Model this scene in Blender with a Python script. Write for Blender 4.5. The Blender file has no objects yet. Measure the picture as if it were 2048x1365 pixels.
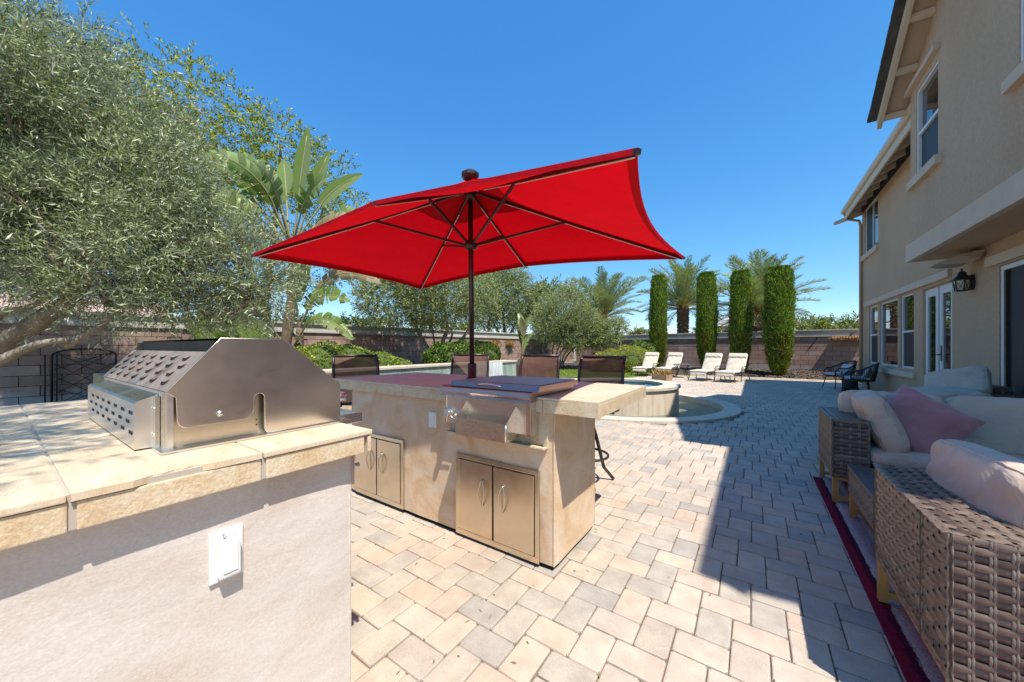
import bpy, bmesh, math, random
import numpy as np
from mathutils import Vector, Matrix, Euler
R = math.radians
rnd = random.Random(7)
S = bpy.context.scene
COL = S.collection

# ------------------------------------------------------------------ camera, sky, sun, exposure
YAW = math.atan((1507 - 1024) / 710.0)
CAM_H = 1.19
cd = bpy.data.cameras.new('camera')
cd.sensor_width = 36.0
cd.lens = 710.0 / 2048.0 * 36.0
cd.shift_y = 12.5 / 2048.0
cd.clip_start = 0.02
cd.clip_end = 3000
cam = bpy.data.objects.new('camera', cd)
cam.location = (0, 0, CAM_H)
cam.rotation_euler = (math.pi / 2, 0, YAW)
COL.objects.link(cam)
S.camera = cam

SUN_TRAVEL = Vector((-0.46, 0.245, -1.0)).normalized()
sun_elev = math.asin(-SUN_TRAVEL.z)
sun_az = math.atan2(-SUN_TRAVEL.x, -SUN_TRAVEL.y)      # clockwise from +Y
wd = bpy.data.worlds.new('World')
S.world = wd
wd.use_nodes = True
wn = wd.node_tree
wn.nodes.clear()
sky = wn.nodes.new('ShaderNodeTexSky')
sky.sky_type = 'NISHITA'
sky.sun_disc = False
sky.sun_elevation = sun_elev
sky.sun_rotation = sun_az
sky.altitude = 100
sky.air_density = 0.7
sky.dust_density = 0.1
sky.ozone_density = 3.0
# deeper, clearer blue: each channel of the sky is graded by its own power
sep_ = wn.nodes.new('ShaderNodeSeparateColor'); cmb_ = wn.nodes.new('ShaderNodeCombineColor')
wn.links.new(sky.outputs[0], sep_.inputs[0])
for i_, (gain_, pow_) in enumerate(((0.40, 1.27), (0.90, 0.78), (1.74, 0.45))):
    p_ = wn.nodes.new('ShaderNodeMath'); p_.operation = 'POWER'; p_.inputs[1].default_value = pow_
    m0_ = wn.nodes.new('ShaderNodeMath'); m0_.operation = 'MULTIPLY'; m0_.inputs[1].default_value = gain_
    wn.links.new(sep_.outputs[i_], p_.inputs[0]); wn.links.new(p_.outputs[0], m0_.inputs[0]); wn.links.new(m0_.outputs[0], cmb_.inputs[i_])
bg = wn.nodes.new('ShaderNodeBackground')
bg.inputs['Strength'].default_value = 0.15
wo = wn.nodes.new('ShaderNodeOutputWorld')
wn.links.new(cmb_.outputs[0], bg.inputs['Color'])
wn.links.new(bg.outputs[0], wo.inputs['Surface'])

sl = bpy.data.lights.new('sun', 'SUN')
sl.energy = 3.3
sl.angle = R(0.55)
sl.color = (1.0, 0.945, 0.86)
so = bpy.data.objects.new('sun', sl)
so.rotation_euler = SUN_TRAVEL.to_track_quat('-Z', 'Y').to_euler()
so.location = (12, -8, 25)
COL.objects.link(so)
S.view_settings.view_transform = 'Standard'
S.view_settings.look = 'None'
S.view_settings.gamma = 1.0
S.view_settings.use_curve_mapping = False
S.view_settings.exposure = 1.06
S.render.engine = 'CYCLES'
S.cycles.max_bounces = 8
S.cycles.transparent_max_bounces = 24
S.cycles.use_denoising = True
S.cycles.caustics_reflective = False
S.cycles.caustics_refractive = False

# ------------------------------------------------------------------ mesh helpers
ORIGIN = {}

class MB:
    """collects shapes, then links them as one mesh object"""
    def __init__(self):
        self.v = []; self.f = []; self.sm = []
    def add(self, vs, fs, smooth=False):
        b = len(self.v)
        self.v.extend([tuple(p) for p in vs])
        for f in fs:
            self.f.append(tuple(i + b for i in f)); self.sm.append(smooth)
        return self
    def box(self, x0, x1, y0, y1, z0, z1, bev=0.0):
        if bev > 0:
            return self.bbox(x0, x1, y0, y1, z0, z1, bev)
        vs = [(x0,y0,z0),(x1,y0,z0),(x1,y1,z0),(x0,y1,z0),(x0,y0,z1),(x1,y0,z1),(x1,y1,z1),(x0,y1,z1)]
        return self.add(vs, [(0,3,2,1),(4,5,6,7),(0,1,5,4),(1,2,6,5),(2,3,7,6),(3,0,4,7)])
    def bbox(self, x0, x1, y0, y1, z0, z1, b):
        bm = bmesh.new()
        bmesh.ops.create_cube(bm, size=1.0)
        for v in bm.verts:
            v.co = Vector(((x0+x1)/2 + v.co.x*(x1-x0), (y0+y1)/2 + v.co.y*(y1-y0), (z0+z1)/2 + v.co.z*(z1-z0)))
        bmesh.ops.bevel(bm, geom=list(bm.edges), offset=b, segments=2, profile=0.7, affect='EDGES')
        self.bm(bm)
        bm.free()
        return self
    def bm(self, bm, M=None, smooth=False):
        bm.verts.ensure_lookup_table()
        idx = {v: i for i, v in enumerate(bm.verts)}
        vs = [(M @ v.co if M else v.co.copy()) for v in bm.verts]
        return self.add(vs, [tuple(idx[v] for v in f.verts) for f in bm.faces], smooth)
    def obox(self, c, half, rot=None, bev=0.0):
        """oriented box: centre, half sizes, rotation matrix/euler"""
        m = MB()
        m.box(-half[0], half[0], -half[1], half[1], -half[2], half[2], bev)
        T = Matrix.Translation(Vector(c)) @ (rot.to_matrix().to_4x4() if isinstance(rot, Euler) else (rot.to_4x4() if rot else Matrix.Identity(4)))
        return self.merge(m, T)
    def merge(self, other, T=None):
        b = len(self.v)
        self.v.extend([tuple(T @ Vector(p)) if T else p for p in other.v])
        self.f.extend([tuple(i + b for i in f) for f in other.f]); self.sm.extend(other.sm)
        return self
    def bar(self, p, q, w, h=None, up=(0, 0, 1), bev=0.0):
        """rectangular bar from p to q"""
        p = Vector(p); q = Vector(q); d = q - p; L = d.length; d = d / L
        u = Vector(up)
        if abs(d.dot(u)) > 0.98: u = Vector((0, 1, 0))
        s = d.cross(u).normalized(); t = s.cross(d)
        m = Matrix((s, d, t)).transposed()
        return self.obox((p + q) / 2, (w / 2, L / 2, (h or w) / 2), m, bev)
    def tube(self, pts, r, n=8, caps=True, closed=False):
        pts = [Vector(p) for p in pts]; k = len(pts)
        rs = r if hasattr(r, '__len__') else [r] * k
        vs = []; prev = None
        for i in range(k):
            if closed: d = pts[(i+1) % k] - pts[i-1]
            else: d = pts[min(i+1, k-1)] - pts[max(i-1, 0)]
            d.normalize()
            if prev is None:
                a = Vector((0,0,1)) if abs(d.z) < 0.9 else Vector((1,0,0))
                s = d.cross(a).normalized()
            else:
                s = (prev - d * prev.dot(d)).normalized()
            prev = s; t = d.cross(s)
            for j in range(n):
                an = 2*math.pi*j/n
                vs.append(pts[i] + (s*math.cos(an) + t*math.sin(an)) * rs[i])
        fs = []
        for i in range(k if closed else k-1):
            a = i*n; b = ((i+1) % k)*n
            for j in range(n):
                fs.append((a+j, a+(j+1) % n, b+(j+1) % n, b+j))
        if caps and not closed:
            fs.append(tuple(reversed(range(n)))); fs.append(tuple(range((k-1)*n, k*n)))
        return self.add(vs, fs, True)
    def lathe(self, prof, c=(0,0,0), n=24, smooth=True, sq=None):
        vs = []
        for (r, z) in prof:
            for j in range(n):
                a = 2*math.pi*j/n + (math.pi/n if n <= 8 else 0)
                vs.append((c[0]+r*math.cos(a), c[1]+r*math.sin(a), c[2]+z))
        fs = []
        for i in range(len(prof)-1):
            for j in range(n):
                fs.append((i*n+j, i*n+(j+1) % n, (i+1)*n+(j+1) % n, (i+1)*n+j))
        fs.append(tuple(reversed(range(n)))); fs.append(tuple(range((len(prof)-1)*n, len(prof)*n)))
        return self.add(vs, fs, smooth)
    def prism(self, poly, axis, a, b, smooth=False):
        """polygon extruded along axis ('x','y','z') from a to b; poly gives the other two coords in order"""
        n = len(poly)
        def P(p, t):
            return {'x': (t, p[0], p[1]), 'y': (p[0], t, p[1]), 'z': (p[0], p[1], t)}[axis]
        vs = [P(p, a) for p in poly] + [P(p, b) for p in poly]
        fs = [tuple(reversed(range(n))), tuple(range(n, 2*n))]
        fs += [(i, (i+1) % n, n+(i+1) % n, n+i) for i in range(n)]
        return self.add(vs, fs, smooth)
    def grid(self, P, smooth=True, flip=False):
        """P: 2-D list of points"""
        nu, nv = len(P), len(P[0])
        vs = [P[i][j] for i in range(nu) for j in range(nv)]
        fs = []
        for i in range(nu-1):
            for j in range(nv-1):
                q = (i*nv+j, (i+1)*nv+j, (i+1)*nv+j+1, i*nv+j+1)
                fs.append(tuple(reversed(q)) if flip else q)
        return self.add(vs, fs, smooth)
    def build(self, name, mat, parent=None, fix=True):
        off = ORIGIN.get(parent.name) if parent else None
        vs = self.v
        if off is not None and off.length > 0:
            vs = [(p[0]-off.x, p[1]-off.y, p[2]-off.z) for p in vs]
        me = bpy.data.meshes.new(name)
        me.from_pydata(vs, [], self.f)
        me.polygons.foreach_set('use_smooth', self.sm)
        if fix:
            bm = bmesh.new(); bm.from_mesh(me)
            bmesh.ops.recalc_face_normals(bm, faces=bm.faces)
            bm.to_mesh(me); bm.free()
        me.materials.append(mat)
        return link(name, me, parent)

def link(name, me, parent=None):
    o = bpy.data.objects.new(name, me)
    COL.objects.link(o)
    if parent:
        o.parent = parent
        if parent.name in ORIGIN: ORIGIN[o.name] = ORIGIN[parent.name]
    return o

def tag(o, label=None, cat=None, group=None, kind=None):
    if label: o['label'] = label
    if cat: o['category'] = cat
    if group: o['group'] = group
    if kind: o['kind'] = kind
    return o

def thing(name, label, cat, loc=(0, 0, 0), rz=0.0, group=None, world=True):
    """an Empty at a thing's base; world=True means its parts are given in world coordinates"""
    o = bpy.data.objects.new(name, None)
    o.empty_display_size = 0.1
    COL.objects.link(o)
    o.location = loc
    o.rotation_euler = (0, 0, rz)
    tag(o, label, cat, group)
    if world: ORIGIN[o.name] = Vector(loc)
    return o

def copy_tree(o, parent=None):
    c = o.copy(); COL.objects.link(c); c.parent = parent
    for ch in list(o.children): copy_tree(ch, c)
    return c

def ref(name, me, mat=None):
    return me

# fast mesh of many small quads (numpy)
def quads_mesh(name, V, mat, smooth=False):
    """V: (n,4,3) array of quad corners"""
    n = len(V)
    me = bpy.data.meshes.new(name)
    me.vertices.add(n*4); me.loops.add(n*4); me.polygons.add(n)
    me.vertices.foreach_set('co', np.ascontiguousarray(V, dtype=np.float32).ravel())
    me.loops.foreach_set('vertex_index', np.arange(n*4, dtype=np.int32))
    me.polygons.foreach_set('loop_start', np.arange(0, n*4, 4, dtype=np.int32))
    me.polygons.foreach_set('loop_total', np.full(n, 4, dtype=np.int32))
    me.update(calc_edges=True)
    me.validate()
    me.materials.append(mat)
    return me

# ------------------------------------------------------------------ materials
def _nt(name):
    m = bpy.data.materials.new(name); m.use_nodes = True
    nt = m.node_tree; nt.nodes.clear()
    out = nt.nodes.new('ShaderNodeOutputMaterial')
    return m, nt, out

def N(nt, typ, **kw):
    n = nt.nodes.new(typ)
    for k, v in kw.items():
        if k in n.inputs: n.inputs[k].default_value = v
        else: setattr(n, k, v)
    return n

def c4(c): return (c[0], c[1], c[2], 1.0)

def ramp(nt, fac, stops):
    r = nt.nodes.new('ShaderNodeValToRGB')
    el = r.color_ramp.elements
    while len(el) < len(stops): el.new(0.5)
    for e, (p, c) in zip(el, stops):
        e.position = p; e.color = c4(c)
    nt.links.new(fac, r.inputs['Fac'])
    return r.outputs['Color']

def coords(nt, stretch=(1, 1, 1), obj=False):
    if obj:
        src = nt.nodes.new('ShaderNodeTexCoord').outputs['Object']
    else:
        src = nt.nodes.new('ShaderNodeNewGeometry').outputs['Position']
    mp = nt.nodes.new('ShaderNodeMapping')
    mp.inputs['Scale'].default_value = stretch
    nt.links.new(src, mp.inputs['Vector'])
    return mp.outputs['Vector']

def noise(nt, vec, scale, detail=4, rough=0.55, dist=0.0):
    n = N(nt, 'ShaderNodeTexNoise', Scale=scale, Detail=detail, Roughness=rough, Distortion=dist)
    nt.links.new(vec, n.inputs['Vector'])
    return n.outputs['Fac']

def mixc(nt, fac, a, b, mode='MIX'):
    m = nt.nodes.new('ShaderNodeMix'); m.data_type = 'RGBA'; m.blend_type = mode
    if isinstance(fac, (int, float)): m.inputs[0].default_value = fac
    else: nt.links.new(fac, m.inputs[0])
    for i, x in ((6, a), (7, b)):
        if isinstance(x, tuple): m.inputs[i].default_value = c4(x)
        else: nt.links.new(x, m.inputs[i])
    return m.outputs[2]

def mat(name, stops, scale=4.0, detail=5, rough=0.6, rvar=0.0, metal=0.0, bump=0.0, bscale=60.0, bdetail=4, stretch=(1,1,1), dist=0.0, spec=0.5, obj=False, fine=0.0, fscale=80.0, bdist=0.01, coat=0.0, sheen=0.0, bstretch=None, aniso=0.0):
    """general surface: noise through a colour ramp, optional fine speckle, bump"""
    m, nt, out = _nt(name)
    p = N(nt, 'ShaderNodeBsdfPrincipled', Roughness=rough, Metallic=metal)
    p.inputs['Specular IOR Level'].default_value = spec
    p.inputs['Coat Weight'].default_value = coat
    p.inputs['Sheen Weight'].default_value = sheen
    if aniso: p.inputs['Anisotropic'].default_value = aniso
    vec = coords(nt, stretch, obj)
    if isinstance(stops[0], (int, float)): stops = [(0.0, stops), (1.0, stops)]
    n1 = noise(nt, vec, scale, detail, 0.6, dist)
    col = ramp(nt, n1, stops)
    if fine > 0:
        nf = noise(nt, vec, fscale, 3, 0.7)
        g = ramp(nt, nf, [(0.3, (0.0,)*3), (0.7, (1.0,)*3)])
        col = mixc(nt, fine, col, g, 'OVERLAY')
    nt.links.new(col, p.inputs['Base Color'])
    if rvar > 0:
        mr = N(nt, 'ShaderNodeMapRange'); mr.inputs['To Min'].default_value = rough - rvar; mr.inputs['To Max'].default_value = rough + rvar
        nt.links.new(n1, mr.inputs['Value']); nt.links.new(mr.outputs[0], p.inputs['Roughness'])
    if bump > 0:
        bv = coords(nt, bstretch, obj) if bstretch else vec
        nb = noise(nt, bv, bscale, bdetail, 0.6)
        b = N(nt, 'ShaderNodeBump', Strength=bump, Distance=bdist)
        nt.links.new(nb, b.inputs['Height']); nt.links.new(b.outputs[0], p.inputs['Normal'])
    nt.links.new(p.outputs[0], out.inputs['Surface'])
    return m

def leafmat(name, top, under=None, var=0.35, trans=0.35, rough=0.5, tips=None):
    """leaf: each leaf its own tone, paler underside where given, light coming through"""
    m, nt, out = _nt(name)
    g = nt.nodes.new('ShaderNodeNewGeometry')
    a = ramp(nt, g.outputs['Random Per Island'], [(0.0, tuple(x*(1-var) for x in top)), (0.55, top), (1.0, tuple(min(1, x*(1+var*1.2)) for x in (tips or top)))])
    if under:
        b = ramp(nt, g.outputs['Random Per Island'], [(0.0, tuple(x*0.75 for x in under)), (1.0, tuple(x*1.2 for x in under))])
        a = mixc(nt, g.outputs['Backfacing'], a, b)
    p = N(nt, 'ShaderNodeBsdfPrincipled', Roughness=rough)
    p.inputs['Specular IOR Level'].default_value = 0.35
    t = nt.nodes.new('ShaderNodeBsdfTranslucent')
    nt.links.new(a, p.inputs['Base Color'])
    tc = mixc(nt, 1.0, a, (1.0, 1.15, 0.45), 'MULTIPLY')
    nt.links.new(tc, t.inputs['Color'])
    mx = nt.nodes.new('ShaderNodeMixShader'); mx.inputs[0].default_value = trans
    nt.links.new(p.outputs[0], mx.inputs[1]); nt.links.new(t.outputs[0], mx.inputs[2])
    nt.links.new(mx.outputs[0], out.inputs['Surface'])
    return m

def pavermat(name, island):
    m, nt, out = _nt(name)
    if island: rv = nt.nodes.new('ShaderNodeNewGeometry').outputs['Random Per Island']
    else: rv = nt.nodes.new('ShaderNodeObjectInfo').outputs['Random']
    base = ramp(nt, rv, [(0.0, (.53,.405,.315)), (.16, (.56,.46,.375)), (.30, (.445,.40,.34)), (.44, (.57,.475,.39)), (.58, (.41,.375,.33)), (.70, (.545,.43,.345)), (.84, (.465,.415,.35)), (1.0, (.365,.34,.315))])
    nt.nodes[-1].color_ramp.interpolation = 'CONSTANT' if False else 'LINEAR'
    vec = coords(nt)
    n1 = noise(nt, vec, 9.0, 5, 0.65)
    n2 = noise(nt, vec, 260.0, 3, 0.7)
    c = mixc(nt, 0.55, base, ramp(nt, n1, [(0.25, (.33,.31,.29)), (0.75, (.68,.66,.62))]), 'OVERLAY')
    c = mixc(nt, 0.45, c, ramp(nt, n2, [(0.3, (.28,)*3), (0.7, (.70,)*3)]), 'OVERLAY')
    n4 = noise(nt, vec, 0.9, 6, 0.62, 0.4)                      # old stains and traffic dirt across many stones
    c = mixc(nt, 0.5, c, ramp(nt, n4, [(0.30, (.36,.34,.31)), (0.62, (.56,.56,.56))]), 'OVERLAY')
    n5 = noise(nt, vec, 38.0, 4, 0.7)
    c = mixc(nt, ramp(nt, n5, [(0.68, (0,0,0)), (0.80, (.45,)*3)]), c, (.22,.19,.16))
    p = N(nt, 'ShaderNodeBsdfPrincipled', Roughness=0.62)
    p.inputs['Specular IOR Level'].default_value = 0.4
    nt.links.new(c, p.inputs['Base Color'])
    b = N(nt, 'ShaderNodeBump', Strength=0.55, Distance=0.004)
    nt.links.new(n2, b.inputs['Height']); nt.links.new(b.outputs[0], p.inputs['Normal'])
    nt.links.new(p.outputs[0], out.inputs['Surface'])
    return m

def blockmat(name):
    m, nt, out = _nt(name)
    rv = nt.nodes.new('ShaderNodeObjectInfo').outputs['Random']
    base = ramp(nt, rv, [(0.0, (.30,.195,.155)), (.5, (.36,.24,.195)), (1.0, (.41,.29,.245))])
    vec = coords(nt)
    sep = nt.nodes.new('ShaderNodeSeparateXYZ'); nt.links.new(nt.nodes.new('ShaderNodeNewGeometry').outputs['Position'], sep.inputs[0])
    n1 = noise(nt, vec, 5.0, 5, 0.65); n2 = noise(nt, vec, 120.0, 3, 0.7)
    c = mixc(nt, 0.5, base, ramp(nt, n1, [(0.25, (.35,)*3), (0.75, (.66,)*3)]), 'OVERLAY')
    c = mixc(nt, 0.3, c, ramp(nt, n2, [(0.3, (.3,)*3), (0.7, (.7,)*3)]), 'OVERLAY')
    # white mineral bloom low on the wall
    mr = N(nt, 'ShaderNodeMapRange'); mr.inputs['From Min'].default_value = 0.15; mr.inputs['From Max'].default_value = 0.75
    mr.inputs['To Min'].default_value = 0.30; mr.inputs['To Max'].default_value = -0.15
    nt.links.new(sep.outputs['Z'], mr.inputs['Value'])
    n3 = noise(nt, coords(nt, (1.2, 1.2, 3.0)), 1.3, 4, 0.65)
    ad = N(nt, 'ShaderNodeMath', operation='ADD'); nt.links.new(n3, ad.inputs[0]); nt.links.new(mr.outputs[0], ad.inputs[1])
    f = ramp(nt, ad.outputs[0], [(0.60, (0,0,0)), (0.80, (1,1,1))])
    c = mixc(nt, f, c, (.46,.42,.40))
    p = N(nt, 'ShaderNodeBsdfPrincipled', Roughness=0.85)
    nt.links.new(c, p.inputs['Base Color'])
    b = N(nt, 'ShaderNodeBump', Strength=0.5, Distance=0.006)
    nt.links.new(n2, b.inputs['Height']); nt.links.new(b.outputs[0], p.inputs['Normal'])
    nt.links.new(p.outputs[0], out.inputs['Surface'])
    return m

def steelmat(name, stretch, tint=(.62,.60,.57), rough=0.30, stain=None, wear=0.35, metal=1.0):
    """brushed stainless: streaks along one direction, smudges, optional heat stain"""
    m, nt, out = _nt(name)
    p = N(nt, 'ShaderNodeBsdfPrincipled', Metallic=metal, Roughness=rough)
    v1 = coords(nt, stretch); v2 = coords(nt)
    n1 = noise(nt, v1, 60.0, 3, 0.7)
    n2 = noise(nt, v2, 7.0, 5, 0.65)
    c = mixc(nt, 0.22, tint, ramp(nt, n1, [(0.3, (.30,)*3), (0.7, (.72,)*3)]), 'OVERLAY')
    c = mixc(nt, wear, c, ramp(nt, n2, [(0.3, (.40,.38,.35)), (0.72, (.62,.62,.62))]), 'OVERLAY')
    if stain:
        n3 = noise(nt, v2, 9.0, 5, 0.7)
        c = mixc(nt, ramp(nt, n3, [(0.42, (0,0,0)), (0.66, (.75,)*3)]), c, stain)
    nt.links.new(c, p.inputs['Base Color'])
    mr = N(nt, 'ShaderNodeMapRange'); mr.inputs['To Min'].default_value = rough - 0.06; mr.inputs['To Max'].default_value = rough + 0.14
    nt.links.new(n2, mr.inputs['Value']); nt.links.new(mr.outputs[0], p.inputs['Roughness'])
    b = N(nt, 'ShaderNodeBump', Strength=0.03, Distance=0.001)
    nt.links.new(n1, b.inputs['Height']); nt.links.new(b.outputs[0], p.inputs['Normal'])
    nt.links.new(p.outputs[0], out.inputs['Surface'])
    return m

def fabricmat(name, col, trans=0.0, weave=700.0, var=0.1, sheen=0.2, tcol=None, fold=0.0, rough=0.85):
    m, nt, out = _nt(name)
    vec = coords(nt, (1,1,1), True)
    n1 = noise(nt, vec, 5.0, 4)
    c = ramp(nt, n1, [(0.3, tuple(x*(1-var) for x in col)), (0.7, tuple(min(1, x*(1+var)) for x in col))])
    p = N(nt, 'ShaderNodeBsdfPrincipled', Roughness=rough)
    p.inputs['Sheen Weight'].default_value = sheen
    p.inputs['Specular IOR Level'].default_value = 0.2
    nt.links.new(c, p.inputs['Base Color'])
    nb = noise(nt, vec, weave, 2)
    b = N(nt, 'ShaderNodeBump', Strength=0.12, Distance=0.002)
    nt.links.new(nb, b.inputs['Height'])
    last = b
    if fold > 0:
        nf = noise(nt, vec, 7.0, 3, 0.5, 1.2)
        b2 = N(nt, 'ShaderNodeBump', Strength=fold, Distance=0.03)
        nt.links.new(nf, b2.inputs['Height']); nt.links.new(b.outputs[0], b2.inputs['Normal']); last = b2
    nt.links.new(last.outputs[0], p.inputs['Normal'])
    sh = p.outputs[0]
    if trans > 0:
        t = nt.nodes.new('ShaderNodeBsdfTranslucent'); t.inputs['Color'].default_value = c4(tcol or col)
        mx = nt.nodes.new('ShaderNodeMixShader'); mx.inputs[0].default_value = trans
        nt.links.new(sh, mx.inputs[1]); nt.links.new(t.outputs[0], mx.inputs[2]); sh = mx.outputs[0]
    nt.links.new(sh, out.inputs['Surface'])
    return m

def slingmat(name, col, see):
    """open-weave sling cloth: tiny holes let some light and view through"""
    m, nt, out = _nt(name)
    vec = coords(nt, (1,1,1), True)
    n1 = noise(nt, vec, 14.0, 3)
    p = N(nt, 'ShaderNodeBsdfPrincipled', Roughness=0.7)
    nt.links.new(ramp(nt, n1, [(0.3, tuple(x*.8 for x in col)), (0.7, tuple(x*1.2 for x in col))]), p.inputs['Base Color'])
    t = nt.nodes.new('ShaderNodeBsdfTransparent')
    mx = nt.nodes.new('ShaderNodeMixShader'); mx.inputs[0].default_value = see
    nt.links.new(p.outputs[0], mx.inputs[1]); nt.links.new(t.outputs[0], mx.inputs[2])
    nt.links.new(mx.outputs[0], out.inputs['Surface'])
    return m

def glassmat(name, col=(.012,.014,.016), ior=1.9, rough=0.01, wav=0.0):
    m, nt, out = _nt(name)
    p = N(nt, 'ShaderNodeBsdfPrincipled', Roughness=rough, IOR=ior)
    p.inputs['Base Color'].default_value = c4(col)
    if wav:
        nb = noise(nt, coords(nt), 1.6, 2)
        b = N(nt, 'ShaderNodeBump', Strength=wav, Distance=0.02)
        nt.links.new(nb, b.inputs['Height']); nt.links.new(b.outputs[0], p.inputs['Normal'])
    nt.links.new(p.outputs[0], out.inputs['Surface'])
    return m

def watermat(name, col):
    m, nt, out = _nt(name)
    p = N(nt, 'ShaderNodeBsdfPrincipled', Roughness=0.02, IOR=1.33)
    p.inputs['Transmission Weight'].default_value = 1.0
    p.inputs['Base Color'].default_value = c4(col)
    v = coords(nt)
    n1 = noise(nt, v, 9.0, 3, 0.5, 0.6)
    b = N(nt, 'ShaderNodeBump', Strength=0.35, Distance=0.03)
    nt.links.new(n1, b.inputs['Height']); nt.links.new(b.outputs[0], p.inputs['Normal'])
    t = nt.nodes.new('ShaderNodeBsdfTransparent'); t.inputs[0].default_value = c4(col)
    # let sunlight reach the bottom of the basin
    mx = nt.nodes.new('ShaderNodeMixShader'); mx.inputs[0].default_value = 0.62
    nt.links.new(p.outputs[0], mx.inputs[1]); nt.links.new(t.outputs[0], mx.inputs[2])
    nt.links.new(mx.outputs[0], out.inputs['Surface'])
    return m

def rugmat(name):
    """flat-woven rug: stripes running along its length, speckled yarn"""
    m, nt, out = _nt(name)
    geo = nt.nodes.new('ShaderNodeNewGeometry')
    sep = nt.nodes.new('ShaderNodeSeparateXYZ'); nt.links.new(geo.outputs['Position'], sep.inputs[0])
    mr = N(nt, 'ShaderNodeMapRange'); mr.inputs['From Min'].default_value = 0.45; mr.inputs['From Max'].default_value = 2.25
    nz = noise(nt, coords(nt, (1, 0.25, 1)), 90.0, 2)
    ms = N(nt, 'ShaderNodeMath', operation='MULTIPLY_ADD'); nt.links.new(nz, ms.inputs[0]); ms.inputs[1].default_value = 0.03; nt.links.new(sep.outputs['X'], ms.inputs[2])
    nt.links.new(ms.outputs[0], mr.inputs['Value'])
    red=(.23,.012,.035); dk=(.09,.01,.03); pk=(.48,.26,.27); cr=(.55,.46,.42); gr=(.30,.27,.29); rd2=(.36,.03,.045); org=(.42,.14,.05)
    st = [(0,red),(.028,red),(.03,dk),(.045,dk),(.047,cr),(.07,pk),(.09,gr),(.10,cr),(.125,rd2),(.15,rd2),(.152,gr),(.19,pk),(.20,red),(.225,red),(.227,cr),(.26,gr),(.30,pk),(.305,rd2),(.34,org),(.36,red),(.37,cr),(.5,gr),(.51,red),(.56,pk),(.6,cr),(.7,rd2),(.8,cr),(.95,red)]
    r = ramp(nt, mr.outputs[0], st)
    sp = noise(nt, coords(nt, (1, 1, 1)), 230.0, 2, 0.8)
    c = mixc(nt, 0.75, r, ramp(nt, sp, [(0.35, (.2,)*3), (0.65, (.8,)*3)]), 'OVERLAY')
    p = N(nt, 'ShaderNodeBsdfPrincipled', Roughness=0.95); p.inputs['Specular IOR Level'].default_value = 0.1
    nt.links.new(c, p.inputs['Base Color'])
    b = N(nt, 'ShaderNodeBump', Strength=0.6, Distance=0.005); nt.links.new(sp, b.inputs['Height']); nt.links.new(b.outputs[0], p.inputs['Normal'])
    nt.links.new(p.outputs[0], out.inputs['Surface'])
    return m

M = {}
M['paver'] = pavermat('paver_concrete', False)
M['paver_far'] = pavermat('paver_concrete_field', True)
M['sand'] = mat('joint_sand', [(0.3,(.11,.09,.07)),(0.7,(.20,.165,.13))], 40, rough=0.95)
M['soil'] = mat('dry_ground', [(0.3,(.20,.16,.11)),(0.7,(.32,.26,.18))], 0.6, rough=0.95)
M['mulch'] = mat('bark_mulch', [(0.3,(.035,.022,.015)),(0.7,(.11,.075,.05))], 30, rough=0.95, bump=0.8, bscale=35, bdist=0.05)
M['plaster'] = mat('sponged_plaster', [(0.28,(.56,.35,.19)),(0.44,(.63,.455,.29)),(0.58,(.67,.52,.375)),(0.74,(.70,.59,.47))], 4.2, 6, rough=0.75, bump=0.32, bscale=18, bdetail=9, dist=1.1, bdist=0.01, fine=0.12, fscale=140)
M['plaster_white'] = mat('pale_plaster', [(0.28,(.57,.46,.37)),(0.5,(.63,.555,.485)),(0.75,(.665,.61,.555))], 3.0, 6, rough=0.78, bump=0.30, bscale=14, bdetail=10, dist=0.8, bdist=0.010, fine=0.14, fscale=150, stretch=(1,1,1.6))
M['trav'] = mat('travertine_tile', [(0.2,(.56,.40,.24)),(0.42,(.65,.50,.335)),(0.6,(.69,.565,.405)),(0.82,(.73,.63,.49))], 5.0, 8, rough=0.48, stretch=(1,3.5,1), fine=0.15, fscale=90, bump=0.08, bscale=120, dist=0.5)
M['trav_edge'] = mat('travertine_edge', [(0.25,(.56,.39,.20)),(0.45,(.63,.48,.30)),(0.6,(.67,.545,.38)),(0.8,(.70,.60,.46))], 16.0, 8, rough=0.5, fine=0.22, fscale=150, bump=0.25, bscale=90)
M['trav_dark'] = mat('travertine_top', [(0.25,(.36,.27,.20)),(0.5,(.46,.36,.28)),(0.75,(.55,.45,.36))], 6.0, 7, rough=0.40, fine=0.2, stretch=(3,1,1))
M['grout'] = mat('grout', (.46,.40,.33), rough=0.9)
M['bed'] = mat('mortar_bed', (.33,.31,.29), 40, rough=0.95, bump=0.5)
M['dark_gap'] = mat('dark_gap', (.012,.010,.009), rough=0.9)
M['steel'] = steelmat('brushed_steel', (1, 1, 14), tint=(.80,.73,.65), rough=0.20)
M['steel_h'] = steelmat('brushed_steel_horizontal', (10, 10, 1), tint=(.78,.75,.71), rough=0.25)
M['steel_stain'] = steelmat('heat_stained_steel', (1, 12, 1), tint=(.36,.29,.24), rough=0.45, stain=(.26,.14,.08), wear=0.5, metal=0.35)
M['steel_door'] = steelmat('door_steel', (1, 1, 14), tint=(.66,.565,.44), rough=0.28, wear=0.4)
M['steel_bolt'] = mat('bolt_steel', (.6,.58,.55), rough=0.35, metal=1.0)
M['white_plastic'] = mat('white_plastic', (.78,.78,.76), rough=0.35)
M['black_metal'] = mat('black_metal', [(0.3,(.012,.011,.011)),(0.7,(.03,.027,.025))], 20, rough=0.4)
M['bronze'] = mat('dark_bronze', [(0.3,(.022,.012,.010)),(0.7,(.045,.025,.02))], 20, rough=0.35, spec=0.6)
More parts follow.
